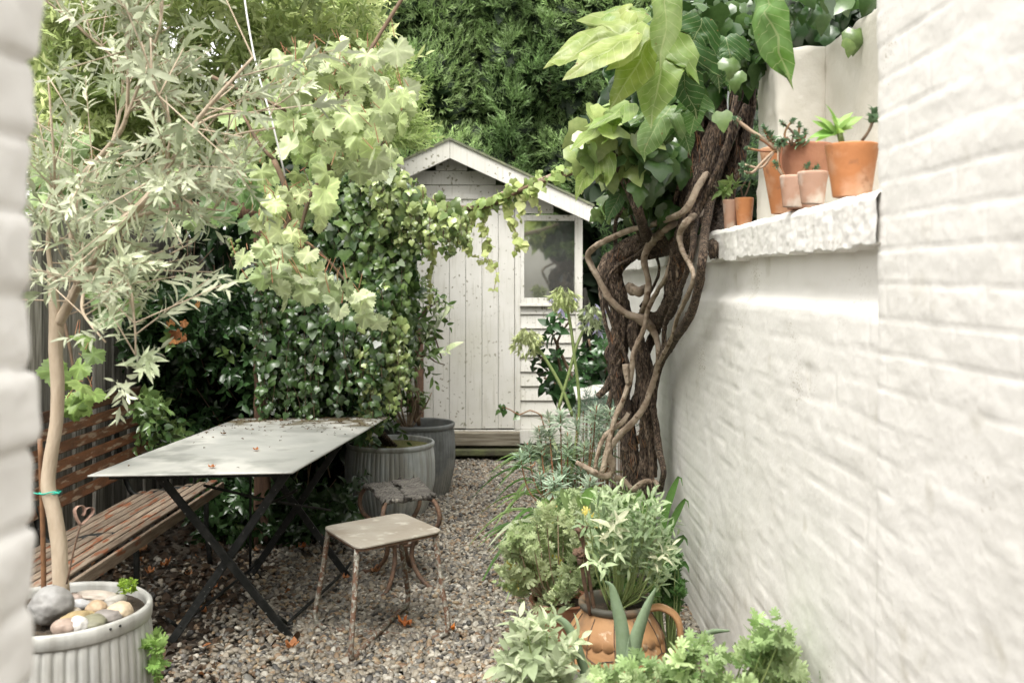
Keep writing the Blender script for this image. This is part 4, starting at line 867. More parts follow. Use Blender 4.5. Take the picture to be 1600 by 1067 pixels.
limb('branch', [(1052, 385, 4), (1042, 430, 4.5), (1027, 455, 4.5), (1012, 486, 5), (1006, 515, 5), (990, 550, 4.8), (986, 582, 4.8), (975, 621, 4.8), (962, 650, 4.8), (954, 680, 4.8), (948, 710, 4.8), (940, 738, 5)], -.28, **pale)
limb('branch', [(1069, 340, 7), (1040, 358, 8), (1018, 380, 7.5), (1007, 402, 7), (1010, 425, 6), (1014, 445, 6), (1010, 470, 5.5), (1000, 495, 5)], -.25, **pale)
limb('branch', [(1102, 330, 6), (1075, 345, 7), (1062, 367, 6), (1068, 395, 5), (1084, 430, 5), (1072, 467, 5), (1058, 497, 4.5), (1050, 527, 4.5), (1030, 567, 4)], -.22, **pale)
limb('branch', [(982, 645, 4), (972, 660, 5), (945, 681, 4), (934, 707, 4), (930, 732, 4)], -.25, **pale)
limb('branch', [(1031, 760, 5), (1022, 752, 5), (1005, 753, 5.5), (988, 764, 6), (973, 749, 6), (960, 745, 5)], -.15, **pale)
limb('branch', [(981, 600, 4), (978, 580, 6), (977, 569, 6)], -.3, **pale)
limb('branch', [(985, 450, 9), (998, 456, 10), (1008, 450, 7)], -.16, **pale)
# loose shreds of bark
bs = []
for i in range(150):
    x, y = random.choice([(1085, 160), (1080, 240), (1112, 220), (1105, 270), (1125, 205), (1150, 250), (968, 570), (975, 640), (985, 710), (1058, 405), (1000, 700), (960, 440), (1030, 370)]); q = P(x+random.uniform(-14, 14), y+random.uniform(-40, 40), YV(x, y)-.04-random.random()*.03)
    bs.append((q, q+np.array([random.gauss(0, .012), -.008, random.uniform(.02, .06)])))
tag(obj('bark_shreds', twigs([b[0] for b in bs], [b[1] for b in bs], .0022), MAT['twig_red'], t), None, None, kind='stuff')
# ------------------------------------------------ large and small leaves of the vine overhead
def vary(n, s=.12): return np.exp(rng.normal(0, s, n))[:, None]
def hang(pos, T, size, c, axis=(0, 0, -1), face=(0, -1, .6), ja=.5, jn_=.62, wid=1.0):
    n = len(pos); return leaves(T, pos, np.array(axis)+rnd3(n, ja), np.array(face)+rnd3(n, jn_), size, c, wid)
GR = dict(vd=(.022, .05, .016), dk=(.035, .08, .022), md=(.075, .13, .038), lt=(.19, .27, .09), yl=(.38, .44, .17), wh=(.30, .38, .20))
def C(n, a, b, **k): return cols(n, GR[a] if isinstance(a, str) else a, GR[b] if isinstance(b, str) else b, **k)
fl = []
q = region([(950, 60), (1060, 0), (1190, 0), (1190, 110), (1165, 200), (1075, 230), (1060, 330), (1010, 340), (955, 250)], 900, 4.35, 5.2, -.25); fl.append(hang(q, T_IVY, rng.uniform(.07, .14, 900), C(900, 'vd', 'dk')))
q = region([(940, 170), (1050, 150), (1078, 240), (1060, 350), (1000, 330), (950, 260)], 420, 4.0, 4.8, -.1); fl.append(hang(q, T_IVY, rng.uniform(.07, .13, 420), C(420, 'dk', 'md')))
q = region([(980, 20), (1070, 0), (1195, 0), (1195, 100), (1150, 140), (1075, 160), (1000, 120)], 520, 3.7, 4.4, -.2); fl.append(hang(q, T_IVY, rng.uniform(.05, .11, 520), C(520, 'dk', 'md')))
q = region([(925, 170), (960, 150), (1010, 200), (1000, 260), (940, 270), (900, 230)], 90, 3.9, 4.5); fl.append(hang(q, T_IVY, rng.uniform(.08, .15, 90), C(90, 'md', 'yl')))
q = region([(1195, 0), (1375, -20), (1330, 20), (1300, 50), (1220, 60), (1185, 55)], 700, 3.9, 5.2); fl.append(hang(q, T_IVY, rng.uniform(.09, .16, 700), C(700, 'vd', 'vd')))
q = region([(1180, -40), (1372, -40), (1366, 10), (1320, 0), (1280, 25), (1195, 35)], 80, 3.0, 3.7); fl.append(hang(q, T_IVY, rng.uniform(.06, .11, 80), C(80, 'dk', 'md')))
q = region([(950, 300), (1060, 300), (1060, 345), (1000, 345), (930, 330)], 130, 4.6, 5.4); fl.append(hang(q, T_IVY, rng.uniform(.05, .09, 130), C(130, 'dk', 'lt')))
q = PP(np.array([1340, 1330, 1128, 1142, 1150]), np.array([45, 62, 175, 90, 112]), 3.2); fl.append(hang(q, T_IVY, np.array([.085, .06, .07, .08, .07]), C(5, 'md', 'lt'), ja=.15))
obj('foliage', jn(fl), MAT['leaf_gloss'], t)
def with_plan(o, T):
    a = o.data.attributes.new('Leaf', 'FLOAT_VECTOR', 'POINT'); a.data.foreach_set('vector', np.hstack([T[0][:, :2], T[0][:, :1]*0]).astype(np.float32).ravel()); return o
def bigleaf(x, y, Y, size, axis, face, T, c, nm='large_leaf'):
    V, Fc, cc = leaves(T, P(x, y, Y)[None], np.array([axis], float), np.array([face], float), size, np.array([c], float))
    V = V+size*.09*np.stack([fbm(V*11+k, 2) for k in (1, 7, 13)], -1)+size*.025*np.stack([vn(V*45+k) for k in (1, 7, 13)], -1)
    tipd = np.linalg.norm(V-P(x, y, Y), axis=1)/size; cc = cc*(1+.25*fbm(V*30, 3))[:, None]; 
    return with_plan(obj(nm, (V, Fc, cc), MAT['leaf_big'], t), T)
bl = [(1003, 40, 3.3, .29, (-1.0, -.1, -.30), (-.35, -.9, .75), T_BIG, (.31, .36, .14)), (1003, 50, 3.22, .25, (-.85, -.2, -.62), (-.5, -.9, .35), T_BIGL, (.35, .39, .15)), (985, 20, 3.35, .2, (-.8, .1, -.35), (-.3, -.8, .8), T_BIG, (.30, .35, .11)),
      (1025, 55, 3.3, .22, (-.55, .1, -.8), (-.5, -.8, .3), T_BIGL, (.30, .37, .09)), (1040, 60, 3.4, .25, (-.18, -.1, -1), (-.3, -1, .3), T_BIG, (.24, .33, .10)),
      (1040, -30, 3.2, .21, (.05, -.1, -1), (.5, -1, .2), T_BIGL, (.30, .38, .17)), (1062, 75, 3.4, .20, (.25, 0, -1), (-.2, -1, .4), T_BIG, (.045, .10, .03)),
      (1205, -30, 3.0, .235, (-.22, -.1, -1), (-.9, -.6, .2), T_BIGL, (.17, .29, .10)), (1135, 60, 3.5, .14, (.05, -.1, -1), (-.1, -1, .4), T_BIG, (.06, .13, .04)),
      (950, 240, 4.0, .17, (-.75, -.2, -.55), (-.2, -.6, .9), T_BIG, (.26, .34, .10)), (985, 165, 3.9, .17, (-.7, -.2, -.35), (-.1, -.5, 1), T_BIG, (.27, .36, .13)),
      (960, 185, 3.95, .17, (-.85, -.1, -.4), (-.1, -.6, 1), T_BIG, (.30, .38, .13)), (1045, 165, 3.7, .17, (-.55, -.3, -.8), (-.4, -.9, .2), T_BIG, (.20, .30, .12)),
      (1070, 130, 3.6, .13, (.1, -.1, -1), (.1, -1, .4), T_BIG, (.09, .17, .06)), (1085, 150, 3.55, .12, (-.1, -.1, -1), (-.3, -1, .3), T_BIG, (.10, .19, .06)),
      (1010, 20, 3.4, .15, (-.6, -.2, .1), (-.2, -.7, .7), T_BIG, (.22, .30, .09)), (1095, 30, 3.4, .15, (-.3, -.1, -.9), (.2, -1, .5), T_BIG, (.05, .11, .035)), (1060, 185, 3.7, .12, (.3, -.1, -1), (0, -1, .3), T_BIG, (.07, .14, .045)),
      (975, 290, 4.3, .13, (-.5, -.1, -.8), (-.2, -1, .5), T_BIG, (.10, .20, .08)), (1030, 290, 4.4, .13, (.1, -.1, -1), (0, -1, .5), T_BIG, (.04, .09, .03)), (1110, 80, 3.5, .11, (.3, -.1, -1), (0, -1, .6), T_BIG, (.05, .10, .035))]
for b in bl: bigleaf(*b)
# ================================================================== IVY ROPE AND CURTAIN
t = thing('ivy', (-1.2, 6.0, 0), 'ivy curtain draping a post and running along a bare branch before the shed', 'ivy')
YR = lambda x, y: 6.3-(x-560)/430*1.3
obj('branch', pxt([(560, 300, 6), (640, 330, 6), (700, 340, 6), (745, 326, 6), (790, 303, 5.5), (850, 281, 5), (900, 262, 4.5), (950, 240, 4), (990, 222, 4), (1030, 200, 4)], YR, sides=12, step=.02, bark=.1, knots=.3), MAT['bark_pale'] , t)
obj('branch', pxt([(640, 300, 3), (700, 322, 3.5), (760, 322, 4), (830, 290, 3), (900, 270, 2.5)], lambda x, y: YR(x, y)-.05, sides=8, step=.03, knots=.3), MAT['twig'], t)
fl = []
# curtain body: leaves hang in vertical strands
def strands(poly, n, Y0, Y1, lmin, lmax, size, ca, cb, dens=38, T=T_IVY, sway=.04, fc=(0, -1, .5), rare=None, p=0):
    q = region(poly, n, Y0, Y1); tw0, tw1, out = [], [], []
    for b in q:
        L = random.uniform(lmin, lmax); m = int(L*dens)+2; s = np.linspace(0, 1, m)
        sw = sway*vn(np.stack([s*L*4+b[0]*50, s*0, s*0+b[1]*9], -1)); p3 = np.stack([b[0]+sw, b[1]+sw*.5, b[2]-s*L], -1)
        tw0.append(p3[:-1]); tw1.append(p3[1:]); k = m; jit = rnd3(k, .018); sz = size*(1-.45*s)*np.exp(rng.normal(0, .2, k))
        out.append(leaves(T, p3+jit, np.array([0, -.2, -1])+rnd3(k, .45), np.array(fc)+rnd3(k, .42), sz, C(k, ca, cb, rare=rare, p=p)))
    return out, (np.vstack(tw0), np.vstack(tw1))
tws = []
for args in ([[(400, 300), (520, 240), (560, 232), (640, 300), (640, 400), (600, 480), (430, 480), (400, 400)], 330, 5.75, 6.35, .25, .75, .085, 'vd', 'md'],
             [[(540, 235), (600, 245), (640, 300), (640, 420), (620, 470), (560, 430), (530, 300)], 170, 5.6, 5.9, .2, .6, .07, 'dk', 'lt'],
             [[(560, 232), (600, 240), (650, 282), (690, 308), (730, 325), (735, 338), (640, 345), (590, 300)], 150, 5.4, 5.9, .08, .24, .055, 'md', 'yl'],
             [[(560, 440), (625, 430), (630, 520), (600, 570), (560, 560)], 60, 5.5, 5.75, .2, .5, .05, 'md', 'yl'],
             [[(430, 470), (560, 470), (590, 560), (420, 580)], 130, 5.75, 6.2, .2, .5, .065, 'vd', 'md'], [[(400, 430), (600, 430), (605, 540), (415, 560)], 120, 5.42, 5.72, .2, .55, .060, 'vd', 'md'], [[(390, 330), (432, 330), (432, 560), (392, 540)], 26, 5.45, 5.58, .15, .4, .055, 'vd', 'md']):
    a, b = strands(*args); fl += a; tws.append(b)
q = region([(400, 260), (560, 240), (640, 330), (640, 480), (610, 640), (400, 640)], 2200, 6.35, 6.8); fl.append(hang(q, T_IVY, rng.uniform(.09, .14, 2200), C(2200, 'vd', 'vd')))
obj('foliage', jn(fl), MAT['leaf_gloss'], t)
obj('runners', twigs(np.vstack([a for a, b in tws]), np.vstack([b for a, b in tws]), .0022), MAT['twig'], t)
# leaves along the rope and the pale strands hanging over the shed door
n = 260; s = rng.random(n); x = 640+s**1.3*330; y = np.interp(x, [640, 700, 745, 790, 850, 900, 950, 990], [318, 335, 324, 301, 279, 262, 240, 222]); Yr = 6.3-(x-560)/430*1.3
pp = PP(x, y+rng.normal(0, 7, n), Yr-rng.random(n)*.1)
obj('rope_leaves', hang(pp, T_IVY, rng.uniform(.03, .07, n), C(n, 'lt', 'yl'), ja=.6), MAT['leaf'], t)
for (xs, ys) in (([672, 668, 676, 668, 672, 670], [335, 370, 400, 430, 450, 480]), ([715, 722, 718, 732, 728, 745, 760, 775], [335, 350, 370, 378, 392, 402, 408, 408]), ([752, 757, 762, 765, 760, 772, 776, 772], [330, 352, 370, 385, 400, 415, 430, 452]),
                 ([790, 796, 800, 806, 810, 806, 803], [310, 325, 345, 365, 378, 388, 396]), ([818, 815, 820, 812, 815], [300, 315, 325, 338, 345]), ([838, 832, 842, 845], [290, 305, 320, 335]), ([690, 694, 700, 706], [340, 352, 362, 375]), ([905, 908, 903], [262, 280, 300]), ([735, 738, 733], [328, 345, 360]), ([808, 820, 826], [372, 382, 390])):
    Yt = 6.3-(xs[0]-560)/430*1.3-.03; pts = PP(np.array(xs), np.array(ys), Yt); o = obj('tendril', tube(pts, .0018, sides=4, step=.02), MAT['twig_pale'], t)
    q = spline(np.hstack([pts, np.zeros((len(pts), 1))]), .016)[:, :3]; k = len(q); s_ = np.linspace(0, 1, k)
    obj('leaves', leaves(T_IVY, q+rnd3(k, .006), np.array([0, -.1, -1])+rnd3(k, .6), np.array([0, -1, .6])+rnd3(k, .5), 0.062*(1-.6*s_)*np.exp(rng.normal(0, .25, k)), C(k, (.36, .43, .14), (.56, .58, .28))), MAT['leaf'], o)
t = thing('wooden_post', P(408, 830, 5.66), 'reddish brown wooden post wrapped by ivy behind the table', 'post')
obj('shaft', roughbox(*[P(399, 0, 5.66)[0], P(421, 0, 5.66)[0]], 5.62, 5.70, 0, 1.85, res=.02, amp=.004, rnd=.008), MAT['post'], t)
obj('crossbar', box(-2.3, -1.3, 5.63, 5.69, 1.86, 1.95), MAT['post'], t)
# ================================================================== LEFT HEDGE
t = thing('evergreen_climber', (-1.9, 6.4, 0), 'dense dark glossy jasmine hedge covering the fence behind the table', 'hedge')
fl = []
hp = [(185, 470), (230, 440), (300, 455), (345, 440), (400, 460), (560, 480), (600, 560), (570, 660), (545, 700), (545, 830), (330, 835), (330, 700), (205, 660), (190, 560)]
q = region(hp, 1500, 5.75, 6.5, -.12, 2.2); q[:, 0] = np.maximum(q[:, 0], -2.22)
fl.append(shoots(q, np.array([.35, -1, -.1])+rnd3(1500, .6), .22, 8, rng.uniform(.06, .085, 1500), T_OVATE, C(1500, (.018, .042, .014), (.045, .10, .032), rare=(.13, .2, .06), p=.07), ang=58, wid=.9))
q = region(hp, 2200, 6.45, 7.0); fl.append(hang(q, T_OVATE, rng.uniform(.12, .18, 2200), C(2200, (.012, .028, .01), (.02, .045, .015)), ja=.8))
q = region([(200, 640), (260, 700), (280, 680), (225, 600)], 40, 5.2, 5.6); fl.append(shoots(q, np.array([.5, -.6, -.4])+rnd3(40, .5), .18, 7, .06, T_OVATE, C(40, 'dk', 'lt')))
q = region([(300, 760), (540, 760), (560, 830), (540, 850), (330, 850)], 220, 5.6, 6.3); fl.append(shoots(q, np.array([.2, -1, .1])+rnd3(220, .5), .2, 7, .07, T_OVATE, C(220, (.02, .045, .014), (.045, .09, .03))))
q = region([(70, 330), (120, 270), (300, 250), (420, 280), (420, 460), (330, 430), (330, 390), (250, 385), (230, 440), (180, 460), (160, 400), (70, 400)], 900, 6.5, 7.2); q[:, 0] = np.maximum(q[:, 0], -2.9); fl.append(hang(q, T_OVATE, rng.uniform(.09, .15, 900), C(900, (.015, .035, .012), (.04, .08, .03)), ja=.8))
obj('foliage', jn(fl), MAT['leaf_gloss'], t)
st = region(hp, 160, 6.2, 6.8); obj('stems', twigs(st, st+np.array([0, -.1, .35])+rnd3(160, .12), .005, 5), MAT['twig'], t)
q = PP(np.array([262, 275, 286, 268, 280, 310, 690/3.5]), np.array([500, 512, 520, 528, 505, 470, 600]), 5.62)
obj('dead_leaves', hang(q, T_GRAPE, np.array([.065, .075, .06, .07, .05, .05, .04]), cols(7, (.36, .13, .04), (.5, .28, .10))), MAT['deadleaf'], t)
# ================================================================== BIG EVERGREEN BEHIND THE SHED
def billow(x, z, s=0): return np.abs(vn(np.stack([x*1.1+s, z*1.1, x*0], -1)))*.9+np.abs(vn(np.stack([x*2.6+s, z*2.6, x*0+4], -1)))*.42+.25*vn(np.stack([x*.5+s, z*.5, x*0], -1))
def evergreen(name, loc, x0, x1, z0, z1, Y, n, label, ca, cb, seed, T=T_THIN, ll=.085):
    t = thing(name, loc, label, 'tree', 'evergreen trees behind the garden')
    x = rng.uniform(x0, x1, n); z = rng.uniform(z0, z1, n); e = .03
    b = billow(x, z, seed); dx = (billow(x+e, z, seed)-b)/e; dz = (billow(x, z+e, seed)-b)/e
    dep = rng.exponential(.07, n); nrm = unit(np.stack([-dx, -np.ones(n), -dz], -1))
    p = np.stack([x, Y-b*1.25, z], -1)-nrm*dep[:, None]-nrm*.0
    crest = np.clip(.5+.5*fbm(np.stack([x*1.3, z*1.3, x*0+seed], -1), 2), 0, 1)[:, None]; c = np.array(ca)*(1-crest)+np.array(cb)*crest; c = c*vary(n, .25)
    f1 = shoots(p, nrm*.8+np.array([0, 0, .75])+rnd3(n, .35), rng.uniform(.10, .2, n), 12, rng.uniform(ll*.8, ll*1.2, n), T, c, ang=42, droop=.02)
    m = int(n*1.6); x = rng.uniform(x0, x1, m); z = rng.uniform(z0, z1, m); b = billow(x, z, seed)
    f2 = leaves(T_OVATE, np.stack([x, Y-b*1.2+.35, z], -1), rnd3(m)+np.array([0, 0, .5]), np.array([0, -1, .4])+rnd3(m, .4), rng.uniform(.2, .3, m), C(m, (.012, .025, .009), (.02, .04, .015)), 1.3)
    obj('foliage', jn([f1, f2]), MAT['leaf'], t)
    for xx in np.linspace(x0+.6, x1-.6, 3):
        o = obj('trunk' , tube([(xx, Y+.8, 0), (xx+.1, Y+.7, (z0+z1)/2), (xx-.1, Y+.4, z1-.5)], [.14, .11, .04], sides=12, step=.1, bark=.1), MAT['bark'], t)
        for k in range(7):
            z = z0+(z1-z0)*(k+.5)/8; a = random.uniform(-.9, .9); obj('limb', tube([(xx, Y+.7, z), (xx+a*.5, Y+.2, z+.3), (xx+a, Y-.3, z+.6)], [.05, .035, .012], sides=6, step=.1), MAT['bark'], o)
    return t
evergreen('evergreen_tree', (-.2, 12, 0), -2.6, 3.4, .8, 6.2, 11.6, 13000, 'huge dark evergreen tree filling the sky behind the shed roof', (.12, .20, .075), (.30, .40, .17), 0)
evergreen('evergreen_tree', (2.6, 9.8, 0), .78, 3.2, 0, 2.9, 9.6, 2300, 'dark evergreen bush in the gap between shed and white wall', (.04, .08, .03), (.10, .17, .06), 20, ll=.07)
# ================================================================== PALE TREE AT UPPER LEFT
t = thing('willow_tree', (-3.2, 8.2, 0), 'bright pale green leafy tree rising over the fence at the upper left', 'tree')
pl = [(40, -60), (330, -60), (560, -40), (580, 20), (600, 110), (605, 190), (560, 240), (400, 250), (180, 300), (40, 420)]
q = region(pl, 2600, 6.6, 8.2, -.22, 1.6); n = len(q)
c = C(n, (.20, .27, .09), (.52, .56, .28)); up = np.array([.1, -.3, .5])
f1 = shoots(q, up+rnd3(n, .6), rng.uniform(.2, .4, n), 10, rng.uniform(.09, .13, n), T_LANCE, c, ang=48, droop=.25)
q2 = region([(60, 150), (560, 130), (590, 240), (400, 330), (60, 440)], 1300, 8.1, 9.2, -.3, 1.6); f2 = shoots(q2, up+rnd3(1300, .6), .3, 8, .13, T_LANCE, C(1300, (.08, .14, .04), (.2, .28, .09)), ang=50, droop=.2)
obj('foliage', jn([f1, f2]), MAT['leaf'], t)
obj('trunk', tube([(-3.2, 8.4, 0), (-3.1, 8.3, 1.5), (-2.9, 8.0, 2.6), (-2.4, 7.8, 3.8), (-2.2, 7.7, 5)], [.12, .10, .08, .05, .02], sides=14, step=.08, bark=.1), MAT['bark_olive'], t)
for k in range(16):
    z = 1.6+k*.2; a = random.uniform(0, 6.28); L = random.uniform(1, 1.9); d = np.array([math.cos(a), math.sin(a)*.5, .6]); b0 = np.array([-3.05+.12*(z-1.5), 8.15, z])
    obj('limb', tube([b0, b0+d*L*.5+[0, 0, .1], b0+d*L], [.035, .02, .006], sides=6, step=.1), MAT['bark_olive'], t)
q = region([(590, 190), (625, 190), (640, 205), (620, 225), (590, 235)], 60, 6.2, 6.8); 
t2_ = thing('privet_bush', (-1.0, 6.5, 0), 'bright young shrub tips reaching right above the shed roof corner', 'shrub')
obj('foliage', shoots(np.vstack([q, region([(590, 110), (620, 130), (620, 170), (590, 200)], 50, 6.2, 6.8)]), np.array([1, -.2, .25])+rnd3(110, .3), .22, 12, .075, T_LANCE, C(110, (.28, .38, .12), (.45, .52, .24)), ang=50), MAT['leaf'], t2_)
obj('stem', tube([(-1.3, 6.6, 0), (-1.25, 6.6, 1.4), (-1.0, 6.5, 2.2), (-.7, 6.4, 2.5)], [.02, .016, .01, .004], sides=6, step=.1), MAT['twig'], t2_)
# ================================================================== GRAPE VINE
t = thing('grape_vine', (-1.7, 4.2, 0), 'grape vine with pale lobed leaves hanging over the table from above', 'vine')
fl = []; stems = []
def grapes(poly, n, Y0, Y1, s0, s1, ca, cb, **k):
    q = region(poly, n, Y0, Y1); fl.append(hang(q, T_GRAPE, rng.uniform(s0*.72, s1*.95, n), C(n, ca, cb, var=.24, **k), axis=(.1, -.15, -.8), face=(.1, -.7, .75), ja=.5, jn_=.62))
    stems.append((q, q+np.array([-.01, .02, .045])+rnd3(n, .02)))
H_ = (.44, .48, .30)
grapes([(440, 60), (620, 50), (640, 130), (620, 230), (560, 260), (480, 260), (440, 200)], 120, 3.5, 4.5, .085, .135, (.28, .34, .14), H_)
grapes([(360, 130), (470, 60), (540, 250), (500, 330), (380, 300)], 80, 3.9, 4.7, .08, .13, (.16, .23, .08), (.42, .48, .24))
grapes([(400, 280), (500, 260), (510, 340), (500, 420), (430, 400), (400, 350)], 38, 3.5, 4.0, .08, .115, (.27, .33, .14), (.50, .54, .30))
grapes([(358, 400), (420, 370), (520, 400), (535, 450), (480, 450), (400, 440), (365, 430)], 44, 3.4, 3.9, .085, .12, (.26, .33, .16), (.52, .56, .36))
grapes([(500, 440), (540, 420), (590, 480), (585, 505), (530, 480)], 10, 3.5, 3.8, .08, .11, (.36, .44, .24), (.56, .60, .40))
grapes([(100, 500), (130, 520), (150, 620), (105, 640), (85, 560)], 13, 3.6, 4.1, .09, .12, (.14, .22, .06), (.30, .40, .13))
grapes([(150, 440), (190, 440), (185, 520), (150, 500)], 6, 3.9, 4.2, .10, .13, (.08, .14, .04), (.16, .24, .08))
grapes([(340, 270), (410, 280), (400, 340), (350, 340)], 10, 4.4, 4.8, .12, .16, (.08, .15, .05), (.16, .24, .09))
grapes([(60, 180), (200, 230), (330, 250), (420, 300), (300, 330), (60, 330)], 60, 4.6, 5.4, .10, .15, (.12, .19, .07), (.30, .38, .18))
obj('foliage', jn(fl), MAT['leaf'], t)
obj_stalks = obj('leaf_stalks', twigs(np.vstack([a for a, b in stems]), np.vstack([b for a, b in stems]), .0022, 4), MAT['twig_red'], t); obj_stalks['kind'] = 'stuff'
gY = lambda x, y: 3.95
for pts in ([(640, -20, 3), (590, 60, 3), (540, 150, 3), (520, 240, 3.5), (500, 290, 3)], [(428, 250, 4), (445, 290, 5), (452, 330, 5), (446, 365, 5), (450, 400, 3)], [(400, 440, 2), (430, 395, 3), (446, 365, 3), (500, 395, 2), (540, 440, 2), (575, 480, 1.5)], [(520, 260, 4), (495, 290, 4), (480, 320, 3), (460, 400, 2)], [(330, 120, 3), (420, 160, 3), (520, 200, 3), (600, 180, 2)], [(428, 250, 3), (405, 225, 3), (380, 180, 2)], [(95, 480, 3), (108, 540, 2.5), (118, 600, 2)]):
    obj('cane', pxt(pts, gY, sides=7, step=.03, knots=.25), MAT['twig'], t)
n = 1300; q = np.stack([rng.uniform(-2.8, -.9, n), rng.uniform(4.6, 6.3, n), rng.uniform(3.7, 4.0, n)], -1)  # unseen leaf layer added above the view to shade hedge and bench
obj('added_shade_canopy', leaves(T_GRAPE, q, rnd3(n)*[1, 1, .4], np.array([0, 0, 1])+rnd3(n, .35), rng.uniform(.13, .18, n), C(n, (.10, .17, .05), (.24, .32, .12))), MAT['leaf'], t)
IV, IF = ico(2)
for (x, y, Y) in ((366, 380, 4.0), (512, 245, 4.2)):
    b = []
    for k in range(26):
        u = random.random(); r = .022*(1-u*.7); a = random.random()*6.28; c = P(x, y-8, Y)+np.array([r*math.cos(a), r*math.sin(a), -.08*u]); b.append((c+IV*.0075, IF, np.ones((len(IV), 3))*np.array((.22, .30, .10))))
    obj('grape_bunch', jn(b), MAT['petal'], t)
# ================================================================== OLIVE TREE
t = thing('olive_tree', (*P(94, 900, 3.12)[:2], .44), 'small olive tree with slim bare trunk and silvery leaves growing in the stone filled tub', 'tree')
OY = lambda x, y: 3.1
obj('trunk', pxt([(96, 925, 12), (94, 895, 12), (92, 850, 12), (84, 800, 11.5), (75, 760, 11), (79, 715, 10), (88, 660, 10), (90, 600, 10), (87, 550, 10), (88, 510, 11), (84, 470, 8), (80, 420, 7)], OY, sides=20, step=.015, knots=.06, bark=.02), MAT['bark_olive'], t)
limbs = [[(88, 510, 9, 3.1), (105, 480, 8, 3.08), (125, 440, 7, 3.02), (150, 400, 6, 2.95), (175, 360, 6, 2.9), (225, 315, 6, 2.85), (260, 270, 5, 2.8), (300, 200, 4, 2.75), (350, 140, 3, 2.7), (395, 90, 2, 2.7)],
 [(80, 430, 6, 3.1), (75, 370, 5, 3.1), (90, 300, 5, 3.05), (120, 280, 5, 3.0), (165, 235, 6, 2.95), (195, 190, 5, 2.9), (200, 120, 4, 2.9), (198, 60, 3, 2.9), (190, 10, 2, 2.9)],
 [(125, 440, 6, 3.02), (110, 380, 5, 3.1), (120, 320, 5, 3.2), (140, 290, 4, 3.25), (175, 225, 4, 3.3), (190, 115, 3, 3.3), (130, 50, 3, 3.2), (70, 0, 2, 3.1)],
 [(165, 380, 5, 2.95), (200, 345, 5, 2.9), (250, 330, 4, 2.9), (300, 325, 3, 2.95), (350, 330, 2, 3.0)],
 [(105, 480, 5, 3.08), (135, 425, 5, 2.95), (165, 420, 4, 2.9), (200, 440, 3.5, 2.85), (210, 505, 2.5, 2.8), (212, 555, 2, 2.8)],
 [(135, 430, 4, 2.95), (128, 480, 4, 2.85), (140, 505, 3, 2.8), (165, 535, 2, 2.75)],
 [(225, 315, 4, 2.85), (260, 290, 4, 2.9), (310, 260, 3, 2.9), (360, 215, 3, 2.9), (430, 200, 2, 2.9)],
 [(120, 450, 4, 3.05), (170, 425, 4, 3.1), (220, 420, 3, 3.15), (270, 395, 2, 3.2), (300, 380, 1.5, 3.2)],
 [(195, 190, 4, 2.9), (230, 100, 3, 2.85), (250, 40, 3, 2.8), (255, -20, 2, 2.8)], [(260, 270, 4, 2.8), (265, 190, 3, 2.75), (240, 130, 2.5, 2.7), (235, 60, 2, 2.7)],
 [(75, 370, 4, 3.1), (85, 280, 3, 3.05), (80, 190, 3, 3.0), (75, 120, 2, 3.0)], [(300, 200, 3, 2.75), (340, 180, 3, 2.8), (400, 175, 2, 2.8), (440, 160, 1.5, 2.8)]]
lp = []
for li, l in enumerate(limbs):
    obj('limb', pxt([(a[0], a[1], a[2]*(1 if li == 0 else .68), a[3]) for a in l], OY, sides=8, step=.02, knots=.15), MAT['bark_olive'], t)
    pts = np.array([P(a[0], a[1], a[3]) for a in l]); lp.append(spline(np.hstack([pts, np.zeros((len(pts), 1))]), .03)[1:, :3])
lp = np.vstack(lp); n = 200; bidx = rng.integers(0, len(lp), n); b0 = lp[bidx]
dd = unit(rnd3(n)*np.array([1, .8, .8])+np.array([.25, -.1, .35])); L1 = rng.uniform(.08, .26, n); tip = b0+dd*L1[:, None]
tip_px = 800+tip[:, 0]*F/tip[:, 1]; tip_py = HOR-(tip[:, 2]-EYE)*F/tip[:, 1]
ok = ~((tip_py > 470) | ((tip_px > 330) & (tip_py > 300))); b0, dd, L1, tip = b0[ok], dd[ok], L1[ok], tip[ok]; n = len(b0)
obj('twigs', twigs(b0, tip+dd*.08, .0024, 5), MAT['bark_olive'], t)
extra = np.vstack([PP(np.array(x), np.array(y), Y) for x, y, Y in (([158, 165, 150, 172], [535, 530, 528, 545], 2.76), ([212, 208, 200, 190, 175], [555, 570, 578, 585, 592], 2.8), ([340, 350], [328, 332], 3.0), ([290, 300], [385, 378], 3.2))])
ba = np.vstack([tip-dd*.06, (b0+dd*L1[:, None]*.3)[::2], extra]); da = np.vstack([dd, (dd+rnd3(n, .4))[::2], np.array([.2, -.3, .1])+rnd3(len(extra), .6)]); m = len(ba)
obj('foliage', shoots(ba, da, rng.uniform(.10, .18, m), 13, rng.uniform(.045, .068, m), T_OLIVE, C(m, (.27, .31, .20), (.56, .58, .45), var=.18), ang=50, droop=.1, wid=1.15), MAT['leaf_soft'], t)
tag(obj('twine_tie', join([lathe(P(78, 769, 3.11), [(.030, -.003), (.034, 0), (.030, .003)], 20), tube([P(52, 770, 3.06), P(66, 772, 3.07), P(84, 768, 3.07), P(92, 771, 3.06)], .0022, sides=6, step=.01)]), MAT['twine']), 'green twine tying the olive trunk to its cane', 'twine')
tag(obj('hanging_cable', tube([P(372, -90, 3.3), P(385, 20, 3.3), P(402, 110, 3.3), P(425, 190, 3.3), P(445, 275, 3.35)], .0032, sides=6, step=.05), MAT['cable']), 'thin white cable hanging down among the vine leaves', 'cable')
